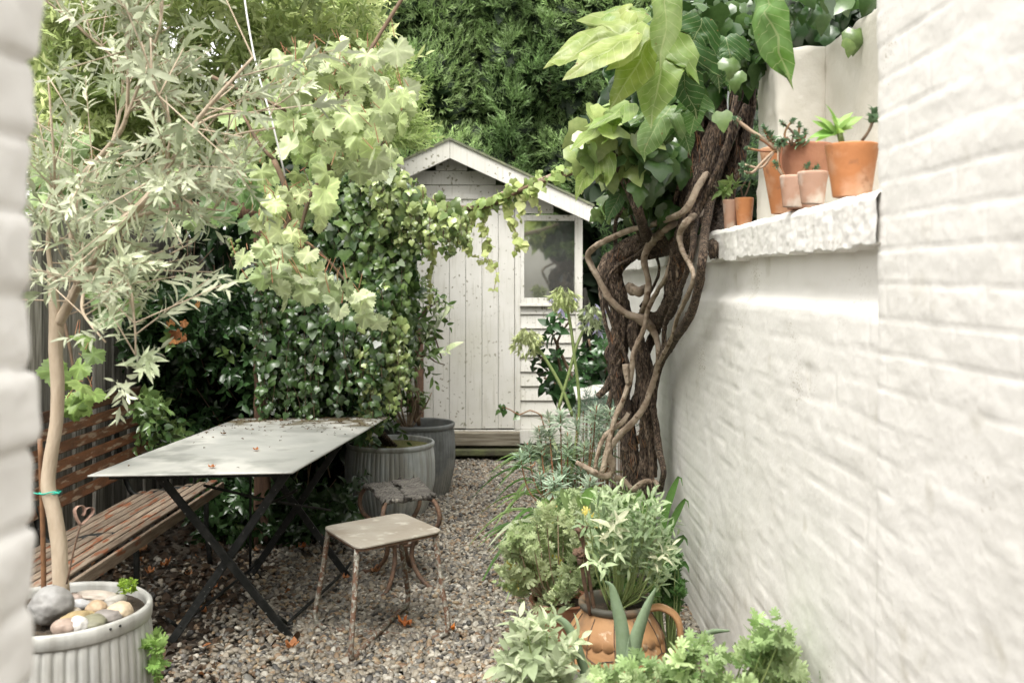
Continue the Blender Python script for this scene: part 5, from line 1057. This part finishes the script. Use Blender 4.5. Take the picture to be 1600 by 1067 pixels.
# ================================================================== SHRUBS IN THE TWO TUBS
t = thing('bay_shrub', (T2[0], T2[1], .42), 'thin leafy shrub growing in the farther dark tub by the shed door', 'shrub')
fl = []; 
for pts in ([(655, 665, 3), (640, 600, 3), (645, 520, 2.5), (660, 490, 2), (685, 470, 1.5)], [(655, 665, 3), (650, 590, 3), (655, 540, 2), (675, 520, 1.5), (690, 560, 1.2)], [(650, 660, 3), (630, 580, 3), (625, 500, 2), (640, 470, 1.5)], [(655, 560, 2), (665, 555, 1.5), (680, 565, 1.2), (695, 570, 1)]):
    obj('stem', pxt(pts, lambda x, y: 6.95, sides=6, step=.04), MAT['twig'], t)
q = region([(620, 470), (650, 440), (690, 465), (680, 500), (700, 560), (680, 580), (640, 560), (620, 610), (610, 540)], 46, 6.75, 7.1); fl.append(shoots(q, np.array([.6, -.3, .1])+rnd3(46, .5), .12, 6, rng.uniform(.07, .10, 46), T_OVATE, C(46, 'md', 'lt', rare=(.45, .5, .3), p=.2), ang=55, wid=.75, droop=.4))
q = region([(625, 625), (660, 610), (670, 640), (640, 655)], 22, 6.9, 7.1); fl.append(shoots(q, np.array([0, -.3, .8])+rnd3(22, .4), .08, 7, .06, T_OVATE, C(22, 'md', 'lt'), wid=.8))
obj('foliage', jn(fl), MAT['leaf_gloss'], t)
t = thing('pruned_shrub', (T2[0]-.07, T2[1]-.05, .42), 'cluster of pale bare pruned twigs sprouting in the farther tub', 'shrub')
b0 = P(637, 664, 6.95); 
for k in range(17):
    a = random.uniform(-1, 1); h = random.uniform(.10, .22); e = b0+np.array([a*.17, random.uniform(-.08, .08), h])
    obj('twig', tube([b0+np.array([a*.03, 0, -.02]), (b0+e)/2+np.array([a*.03, 0, .0]), e, e+np.array([random.uniform(-.04, .04), 0, .05])], [.007, .006, .005, .0035], sides=6, step=.03, knots=.2), MAT['twig_pale'], t)
t = thing('woody_stump', (-.86, 6.5, .41), 'bundle of dark woody stems leaning over in the nearer tub', 'shrub')
for k in range(15):
    a = P(620-k*2.0, 697, 6.45+.012*k); e = P(563+k*2.2, 655+random.uniform(-14, 14), 6.45+.012*k)
    obj('stem', tube([a, (a+e)/2+np.array([0, 0, .02]), e], [.008, .008, .005], sides=7, step=.03, knots=.25), MAT['bark'], t)
q = region([(600, 655), (625, 660), (625, 690), (575, 690), (560, 665)], 5, 6.35, 6.5); obj('foliage', shoots(q, np.array([0, -.5, .3])+rnd3(5, .5), .09, 6, .06, T_OVATE, C(5, 'dk', 'md')), MAT['leaf_gloss'], t)
#--PLANTS--
# ================================================================== RIGHT HAND PLANTING
def strap(b, d, L, w, droop, col, n=9, up=.8):
    """one long strap leaf arching from b towards d (xy)."""
    s = np.linspace(0, 1, n); d = np.array([d[0], d[1], 0.]); d = d/max(np.linalg.norm(d), 1e-6)
    c = np.array(b)+d[None]*(L*s*(1-up*.55+.35*s))[:, None]+np.array([0, 0, 1.])*(L*(up*s-droop*s**2.3))[:, None]
    sd = np.cross(d, [0, 0, 1.])[None]+0*c; ww = w*np.minimum(1, np.minimum(s*5+.35, (1-s)*3.2+.03))[:, None]
    nrm = unit(np.cross(sd, np.gradient(c, axis=0))); f = ww*.35
    V = np.stack([c-sd*ww/2+nrm*f, c, c+sd*ww/2+nrm*f], 1).reshape(-1, 3); i = np.arange(n-1)[:, None]*3
    Fq = np.concatenate([np.hstack([i, i+1, i+4, i+3]), np.hstack([i+1, i+2, i+5, i+4])]); return V, Fq, np.repeat(np.array(col)[None], len(V), 0)
# --- agapanthus
t = thing('agapanthus', (.33, 5.95, 0), 'agapanthus with three pale flower heads on tall stems above strap leaves', 'flower')
sl_ = []
for k in range(46):
    b = (.30+random.gauss(0, .10), 5.9+random.gauss(0, .12), .30+random.uniform(-.25, .1)); a = random.uniform(0, 6.28); dd_ = (math.cos(a), math.sin(a)*.8-.35)
    sl_.append(strap(b, dd_, random.uniform(.32, .55), random.uniform(.024, .034), random.uniform(.45, 1.05), random.choice([(.07, .15, .035), (.13, .24, .06), (.22, .32, .11), (.05, .11, .03), (.34, .40, .22)])))
for (x, y, dx, L) in ((835, 690, -1, .4), (830, 720, -1, .42), (860, 745, -1, .45), (820, 705, -.9, .35)):
    b = P(870, 735, 5.6); sl_.append(strap(b, (dx, -.3), L, .026, random.uniform(.7, 1.1), (.16, .26, .09)))
for k in range(84):
    y0 = random.uniform(4.75, 5.6); b = (y0*(random.uniform(845, 960)-800)/F, y0, random.uniform(.05, .2)); a = random.gauss(-2.2, 1.3); sl_.append(strap(b, (math.cos(a), math.sin(a)), random.uniform(.34, .56), random.uniform(.026, .036), random.uniform(.6, 1.3), random.choice([(.10, .19, .05), (.18, .28, .09), (.30, .40, .18), (.45, .50, .34), (.08, .15, .045)])))
obj('strap_leaves', jn(sl_), MAT['leaf'], t)
def bell(c, d, s, col):
    return shoots(np.array([c]), np.array([d]), s*.3, 6, s, T_LANCE, np.array([col]), ang=22, whorl=1.05, droop=0, start=.0)
hd = [((882, 458), [(893, 745, 2.6), (905, 640, 2.6), (898, 560, 2.5), (890, 500, 2.4), (882, 466, 2.3)], (.50, .56, .28), .12), ((925, 487), [(872, 640, 2.6), (890, 580, 2.6), (903, 535, 2.4), (925, 490, 2.3)], (.46, .52, .32), .35), ((825, 525), [(895, 650, 3), (875, 600, 2.6), (845, 550, 2.5), (826, 530, 2.4)], (.55, .60, .32), .05)]
for (x, y), stem, cc, lil in hd:
    s_o = obj('flower_stem', pxt(stem, lambda a, b: 5.75, sides=8, step=.03), MAT['stemg'], t); c0 = P(x, y, 5.75); parts = []; ped = []
    for k in range(64):
        d = unit(rnd3(1)*[1, 1, .8]+[0, 0, .15])[0]; tip_ = c0+d*random.uniform(.04, .075)-np.array([0, 0, .012+.022*random.random()*(1-d[2])]); dn = d*.5+np.array([0, 0, -.75])
        col = np.array(cc)*random.uniform(.7, 1.2); col = np.array((.40, .38, .55)) if random.random() < lil*.5 else col
        parts.append(bell(tip_, dn, .046, col)); ped.append((c0, tip_))
    obj('flower_head', jn(parts+[(*twigs([a for a, b in ped], [b for a, b in ped], .0014), np.array(cc)*.8)]), MAT['petal'], s_o)
# --- hydrangea
t = thing('hydrangea', (.35, 6.9, 0), 'dark green broad leaved shrub on thin brown stems before the shed boards', 'shrub')
for pts in ([(915, 700, 3), (905, 620, 3), (880, 560, 2.5), (862, 520, 2)], [(915, 700, 3), (900, 610, 2.5), (868, 575, 2), (840, 555, 2)], [(920, 700, 3), (930, 600, 3), (925, 560, 2), (920, 530, 2)], [(905, 660, 2.5), (880, 610, 2), (850, 590, 2)], [(925, 640, 2.5), (945, 580, 2), (950, 540, 2)], [(895, 640, 2), (870, 545, 2), (890, 500, 1.5), (872, 505, 1.5)]):
    obj('stem', pxt(pts, lambda a, b: 6.8, sides=7, step=.04), MAT['twig'], t)
q = np.vstack([region([(820, 575), (850, 560), (950, 600), (940, 650), (850, 620)], 26, 6.6, 7.0), region([(905, 540), (940, 520), (955, 560), (950, 640), (920, 640)], 26, 6.6, 7.0), PP(np.array([868, 875, 860, 880, 838, 845, 872, 846]), np.array([508, 520, 530, 500, 545, 560, 560, 600]), 6.75)])
obj('foliage', shoots(q, np.array([0, -.5, .6])+rnd3(len(q), .5), .06, 6, rng.uniform(.075, .12, len(q)), T_BROAD, C(len(q), (.025, .06, .022), (.06, .13, .045)), ang=70), MAT['leaf_gloss'], t)
# --- small ivy sprig low on the door
t = thing('ivy_sprig', P(800, 668, 8.3)*[1, 1, 0], 'thin trailing sprig with a few dark leaves crossing the foot of the shed door', 'ivy')
obj('stem', pxt([(845, 648, 1.1), (828, 641, 1.1), (812, 648, 1.1), (797, 640, 1.0), (785, 636, .8)], lambda a, b: 8.2, sides=5, step=.05), MAT['twig_red'], t)
obj('stem', pxt([(850, 712, 1.2), (853, 680, 1.2), (845, 648, 1.2)], lambda a, b: 8.2, sides=5, step=.05), MAT['twig_red'], t)
q = PP(np.array([784, 790, 788, 780, 806, 810]), np.array([632, 634, 641, 640, 645, 650]), 8.2); obj('foliage', hang(q, T_IVY, .06, C(6, 'vd', 'md')), MAT['leaf_gloss'], t)
# --- euphorbia
t = thing('spurge', (.30, 5.35, .2), 'silvery grey green spurge with needle like whorls on red stems', 'plant')
heads = [(855, 645), (862, 668), (845, 690), (878, 640), (900, 655), (925, 650), (890, 675), (915, 690), (870, 700), (825, 690), (812, 705), (935, 715), (905, 720), (880, 725), (950, 690), (850, 715), (838, 665), (940, 670), (960, 660), (865, 745), (900, 750), (925, 745), (840, 740), (885, 690), (930, 630), (955, 640)]
hp_, hd_ = [], []
base = np.array([.30, 5.35, .22])
for (x, y) in heads:
    e = P(x+random.uniform(-4, 4), y+random.uniform(-4, 4), random.uniform(5.0, 5.6)); m = (base+e)/2+np.array([(e[0]-base[0])*.25, 0, -.05])
    obj('stem', tube([base+rnd3(1, .02)[0]*[1, 1, 0], m, e], [.0045, .004, .003], sides=6, step=.04), MAT['twig_red'], t)
    d = unit(e-m+np.array([0, 0, .08])); hp_.append(e-d*.09); hd_.append(d)
n = len(hp_); cc = C(n, (.34, .43, .33), (.50, .56, .45), var=.12)
obj('foliage', jn([shoots(np.array(hp_), np.array(hd_), .065, 56, .078, T_NEEDLE, cc, ang=80, start=0.0, droop=0, wid=1.35), shoots(np.array(hp_)-np.array(hd_)*.12, np.array(hd_), .10, 16, .055, T_NEEDLE, cc*.7, ang=95, start=0, droop=.05, wid=1.3)]), MAT['leaf_soft'], t)
# small spurges beside the trunk
t = thing('spurge', (.60, 5.0, 0), 'dark bluish spurge tucked behind the vine trunk', 'plant')
q = region([(900, 640), (965, 610), (985, 680), (940, 740), (900, 720)], 40, 5.6, 6.0); obj('foliage', shoots(q, np.array([0, -.3, .8])+rnd3(40, .4), .12, 26, .06, T_NEEDLE, C(40, (.10, .16, .12), (.22, .29, .22)), ang=75, start=0), MAT['leaf_soft'], t)
obj('stem', twigs(q, q*[1, 1, 0]+[0, 0, .02], .003, 4), MAT['twig_red'], t)
# --- wall agapanthus clumps
t = thing('strap_leaf_clump', (.62, 4.35, 0), 'clump of dark strap leaves against the white wall beside the vine foot', 'plant')
sl_ = []
for (x0, y0, x1, y1, w, c) in ((1030, 880, 1060, 745, 0.032, (.10, .20, .05)), (1035, 890, 1070, 780, 0.029, (.08, .16, .04)), (1040, 900, 1068, 838, 0.032, (.05, .10, .03)), (1010, 860, 1020, 775, 0.043, (.10, .2, .05)), (1000, 850, 1003, 770, 0.038, (.14, .26, .07)), (1040, 905, 1070, 880, 0.029, (.05, .11, .03)), (905, 820, 880, 765, 0.032, (.3, .4, .18)), (915, 820, 925, 765, 0.043, (.2, .34, .1)), (925, 820, 905, 775, 0.029, (.26, .36, .14)), (870, 800, 850, 780, 0.029, (.2, .3, .1)), (1000, 870, 975, 800, 0.032, (.12, .22, .06))):
    a = P(x0, y0, 4.2); e = P(x1, y1, 4.15); m = (a+e)/2+np.array([-.02, -.01, .02]); q = spline(np.array([[*a, 0], [*m, 0], [*e, 0], [*(e+np.array([.012, -.03, -.03])), 0]]), .02)[:, :3]; n = len(q); s = np.linspace(0, 1, n); ww = (w*np.minimum(1, (1-s)*3+.05))[:, None]; sd_ = unit(np.cross(np.gradient(q, axis=0), [0.2, 1, .1]))
    V = np.stack([q-sd_*ww/2+[0, -.004, 0], q, q+sd_*ww/2+[0, -.004, 0]], 1).reshape(-1, 3); i = np.arange(n-1)[:, None]*3; sl_.append((V, np.concatenate([np.hstack([i, i+1, i+4, i+3]), np.hstack([i+1, i+2, i+5, i+4])]), np.array(c)))
for k in range(56):
    a = random.uniform(0, 6.28); sl_.append(strap((random.uniform(.25, .66), random.uniform(4.3, 5.1), random.uniform(0, .15)), (math.cos(a), math.sin(a)), random.uniform(.25, .4), .022, random.uniform(.3, .9), random.choice([(.05, .11, .03), (.10, .19, .05), (.16, .26, .08)])))
obj('strap_leaves', jn(sl_), MAT['leaf'], t)
# --- ferny geraniums
def fern_plant(name, label, base, poly, n, Y0, Y1, size, ca, cb, T=T_GER, nl=9, L=.16, rare=None, p=0, mat='leaf', ang=60, d=(0, -.4, .7), thr=None, cat='plant', stem='stemg', jd=.5, droop=.1, fs=7):
    t = thing(name, base, label, cat); q = region(poly, n, Y0, Y1, thr, fs=fs); n = len(q); b = np.array(base, float)
    dd = np.array(d)+rnd3(n, jd)+unit(q-b)*.5
    obj('foliage', shoots(q-unit(dd)*L*.5, dd, L, nl, rng.uniform(size*.75, size*1.25, n), T, C(n, ca, cb, rare=rare, p=p), ang=ang, droop=droop), MAT[mat], t)
    m = min(n, 40); idx = rng.choice(n, m, replace=False); e = q[idx]
    for j in range(m):
        mid = (b+e[j])/2+(e[j]-b)*[.15, .1, -.12]; obj('stem', tube([b+rnd3(1, .015)[0]*[1, 1, 0], mid, e[j]], [.004, .003, .002], sides=5, step=.05), MAT[stem], t)
    return t
fern_plant('ferny_pelargonium', 'pale ferny leaved pelargonium spilling over the gravel from the reddish pot', (.2, 4.02, .2), [(785, 890), (795, 840), (850, 805), (925, 800), (935, 860), (925, 920), (870, 945), (800, 935)], 180, 3.75, 4.35, .038, (.21, .27, .12), (.42, .46, .27), nl=9, L=.12, rare=(.5, .42, .10), p=.03, thr=-.35, stem='twig_pale')
fern_plant('wormwood', 'fine pale feathery plant between the spurge and the clay jar', (.34, 4.7, 0), [(840, 830), (850, 795), (900, 770), (1000, 780), (1020, 840), (930, 850), (900, 870)], 170, 4.3, 4.8, .038, (.24, .34, .15), (.42, .5, .28), nl=9, L=.12)
fern_plant('leafy_sage', 'light green pointed leaf plant growing out of the clay jar', (.37, 3.5, .34), [(925, 850), (905, 810), (950, 775), (1000, 780), (1045, 800), (1062, 850), (1060, 890), (1040, 915), (960, 915), (930, 890)], 82, 3.3, 3.75, .058, (.17, .25, .12), (.42, .48, .31), T=T_LANCE, nl=10, L=.15, rare=(.58, .58, .42), p=.06, ang=62, d=(0, -.3, .9), thr=-.25)
fern_plant('wall_fern', 'dark small leaved plant at the wall right of the clay jar', (.62, 3.9, 0), [(1010, 880), (1062, 870), (1070, 930), (1050, 950), (1020, 930)], 60, 3.85, 4.05, .03, (.05, .11, .03), (.10, .19, .06), nl=8, L=.09)
fern_plant('scented_geranium', 'big lobed leaf scented geranium along the bottom edge before the white wall', (.5, 2.72, .28), [(935, 1055), (970, 1040), (1040, 1045), (1075, 1010), (1110, 1010), (1150, 1020), (1175, 985), (1215, 975), (1230, 1000), (1245, 1040), (1290, 1050), (1300, 1090), (920, 1110)], 105, 2.5, 2.85, .042, (.17, .26, .10), (.38, .46, .24), nl=7, L=.09, thr=-.15, fs=9, mat='leaf')
fern_plant('sage', 'pale downy sage with soft oval leaves at the bottom centre', (.12, 2.95, .28), [(775, 1060), (785, 1010), (820, 975), (850, 970), (885, 1000), (900, 1040), (890, 1090), (780, 1100)], 42, 2.8, 3.1, .060, (.25, .31, .18), (.44, .48, .33), T=T_SAGE, nl=10, L=.13, ang=60, mat='leaf_soft', d=(0, -.3, 1))
fern_plant('groundsel', 'small bright frilly plant on the gravel at the right of the stone filled tub', (-1.05, 3.15, 0), [(228, 1010), (245, 1000), (248, 1060), (228, 1062)], 16, 3.0, 3.2, .04, (.16, .30, .07), (.30, .44, .14), nl=6, L=.07)
fern_plant('edging_plant', 'low grey green tuft on the gravel left of the small metal pot', (.16, 5.0, 0), [(835, 800), (850, 780), (870, 790), (870, 830), (845, 830)], 40, 4.8, 5.1, .03, (.26, .33, .2), (.4, .46, .3), T=T_NEEDLE, nl=14, L=.10, mat='leaf_soft')
# pale sedum lump in the stone filled tub
q = region([(180, 912), (210, 912), (213, 930), (195, 930)], 22, 3.08, 3.18); t = thing('stonecrop', (-1.17, 3.13, .47), 'tiny bright green stonecrop cushion at the rim of the stone filled tub', 'plant'); obj('foliage', shoots(q, np.array([0, -.2, 1])+rnd3(22, .3), .02, 12, .014, T_OVATE, C(22, (.15, .25, .03), (.28, .38, .06)), start=0), MAT['leaf'], t)
# --- aloe
t = thing('aloe', (.42, 3.16, .19), 'grey green aloe with a few tall fleshy pointed leaves before the clay jar', 'plant')
for pts in ([(975, 1050, 24), (972, 985, 22), (962, 940, 16), (955, 915, 8), (945, 908, 2)], [(985, 1050, 24), (993, 1000, 22), (1010, 950, 14), (1025, 918, 3)], [(925, 1090, 15), (905, 1020, 15), (888, 980, 14), (865, 963, 9), (842, 962, 3)], [(1070, 1040, 12), (1085, 1010, 12), (1110, 988, 10), (1140, 985, 3)]):
    a = np.array([P(p[0], p[1], 3.05) for p in pts]); r = np.array([p[2]*3.05/F/2 for p in pts]); q = spline(np.hstack([a, r[:, None]]), .01); n = len(q); tt = unit(np.gradient(q[:, :3], axis=0)); sd_ = unit(np.cross(tt, [0, 1, 0.])); nn_ = np.cross(sd_, tt)
    V = np.stack([q[:, :3]-sd_*q[:, 3:], q[:, :3]+nn_*q[:, 3:]*.25*0-np.array([0, -1, 0])*q[:, 3:]*.35, q[:, :3]+sd_*q[:, 3:], q[:, :3]+np.array([0, 1, 0])*q[:, 3:]*.9], 1).reshape(-1, 3)
    Fc = [(i*4+j, i*4+(j+1) % 4, i*4+4+(j+1) % 4, i*4+4+j) for i in range(n-1) for j in range(4)]; obj('leaf', (V, Fc, np.ones((len(V), 3))*np.array((.26, .34, .22))), MAT['leaf_soft'], t)
# --- seedhead stakes
for (x0, y0, x1, y1, lb) in ((930, 960, 908, 828, 'taller rusty stake with knobbly seedhead in the clay jar'), (922, 960, 906, 866, 'shorter rusty stake with knobbly seedhead in the clay jar')):
    Y = 3.36; t = thing('seedhead_stake', P(x0, y0-12, Y), lb, 'ornament', 'rusty seedhead stakes'); a = P(x0, y0, Y+.08); b = P(x1, y1, Y)
    obj('rod', tube([a, (a+b)/2, b], .0065, sides=8, step=.03, knots=.2), MAT['rust'], t); IV, IF = ico(3)
    V = IV*np.array([.020, .020, .018]); V *= (1+.3*fbm(IV*3+x1, 3))[:, None]; V[:, 2] -= .3*np.maximum(0, V[:, 2]-.008); obj('seedhead', (V+b+np.array([0, 0, .006]), IF), MAT['rust'], t)
    obj('neck', tube([b-np.array([0, 0, .035]), b-np.array([0, 0, .012])], [.007, .012], sides=10, step=.006), MAT['rust'], t)
# ================================================================== SUCCULENTS ON THE LEDGE
t = thing('succulent', (ledge(1318, 2.5), 2.5, 1.82), 'bright green pointed rosette in the right end pot', 'plant')
c0 = P(1310, 208, 2.5); ax = np.array([(-1.1, -.2, -.05), (-1, -.2, .45), (-.6, -.3, .9), (-.15, -.2, 1.0), (.5, -.1, 1.1), (.9, -.2, .7), (-1.05, 0, .15), (-.3, -.7, .7), (.3, -.7, .6), (.0, .4, 1), (-1.1, -.3, -.35), (.6, .2, .3), (.1, -.6, .1)]); n = len(ax)
obj('rosette', leaves(T_OVATE, np.repeat(c0[None], n, 0)+rnd3(n, .003), ax, np.array([0, -.6, .8])+rnd3(n, .2), np.linspace(.075, .058, n), C(n, (.17, .32, .07), (.34, .46, .16)), .72), MAT['leaf'], t)
obj('stem', pxt([(1316, 226, 5), (1312, 208, 5)], lambda a, b: 2.5, sides=8, step=.01), MAT['stemg'], t)
def stone_crop(label, loc, Y, stems):
    t = thing('stonecrop', loc, label, 'plant')
    for s in stems:
        obj('stem', pxt([(*p, s[1]) for p in s[0]], lambda a, b: Y, sides=6, step=.01, knots=.2), MAT[s[2]], t); e = P(*s[0][-1], Y); d = unit(e-P(*s[0][-2], Y))
        obj('tip', shoots(np.array([e-d*.016*s[3]]), np.array([d]), .022*s[3], 26, .0155*s[3], T_OVATE, np.array([(.14, .22, .13)]), ang=60, start=0, droop=0, whorl=2.4), MAT['leaf_soft'], t)
stone_crop('dark needle tipped sprig leaning right in the bright orange pot', (ledge(1350, 2.5), 2.5, 1.83), 2.5, [([(1347, 220), (1357, 206), (1363, 192), (1366, 178)], 2.5, 'twig', 1.7)])
stone_crop('sprawling wiry stonecrop with blue green tips in the tall orange pot', (ledge(1224, 3.12), 3.12, 1.9), 3.0, [([(1215, 235), (1190, 215), (1170, 203), (1150, 186)], 3, 'twig_pale', 1), ([(1212, 236), (1195, 222), (1180, 214)], 2, 'twig_red', 1.1), ([(1215, 237), (1190, 236), (1168, 232)], 2, 'twig_red', .7), ([(1208, 238), (1190, 255), (1175, 270), (1162, 268)], 2.5, 'twig_pale', 1.1), ([(1208, 240), (1190, 262), (1163, 258)], 2, 'twig_pale', 1.3), ([(1212, 232), (1200, 215), (1194, 202)], 2, 'twig_red', 1.2), ([(1214, 230), (1207, 217), (1205, 212)], 2, 'twig_red', 1.4)])
stone_crop('tangled stonecrop with trailing thin stems in the wide brown pot', (ledge(1258, 2.93), 2.93, 1.89), 2.86, [([(1230, 226), (1226, 210), (1233, 195), (1240, 188)], 1.8, 'twig_red', .9), ([(1236, 226), (1240, 210), (1232, 200), (1222, 192)], 1.8, 'twig', .9), ([(1244, 225), (1248, 208), (1249, 195)], 1.8, 'twig_red', .8), ([(1250, 225), (1252, 222), (1248, 216)], 2.5, 'twig_red', 1.9), ([(1238, 228), (1230, 215), (1218, 225)], 2, 'twig', 1.5), ([(1240, 226), (1258, 215), (1258, 205)], 1.6, 'twig_red', .8), ([(1222, 228), (1220, 258), (1230, 278), (1250, 272), (1262, 258)], 1.6, 'twig_red', .9), ([(1216, 230), (1216, 265), (1225, 275), (1212, 255)], 1.4, 'twig_pale', .9), ([(1256, 276), (1268, 270), (1276, 262)], 1.6, 'twig_pale', .9)])
t = thing('succulent', (ledge(1141, 4.1), 4.1, 1.82), 'small loose green succulent in the two little pots beside the vine', 'plant')
q = PP(np.array([1133, 1140, 1150, 1138, 1145, 1128]), np.array([300, 292, 296, 288, 302, 306]), 4.05); obj('foliage', shoots(q, np.array([-.2, -.3, .8])+rnd3(6, .5), .03, 7, .05, T_OVATE, C(6, (.12, .22, .06), (.3, .38, .15)), start=0, wid=.7), MAT['leaf'], t)
for a in ([(1141, 318, 1.5), (1138, 305, 1.5), (1134, 300, 1.5)], [(1160, 314, 1.5), (1168, 298, 1.5), (1172, 284, 1.2)], [(1163, 314, 1.5), (1158, 296, 1.5), (1165, 284, 1.2)], [(1150, 315, 1.5), (1146, 303, 1.5), (1148, 296, 1.5)]): obj('stem', pxt(a, lambda x, y: 4.06, sides=5, step=.02), MAT['twig'], t)
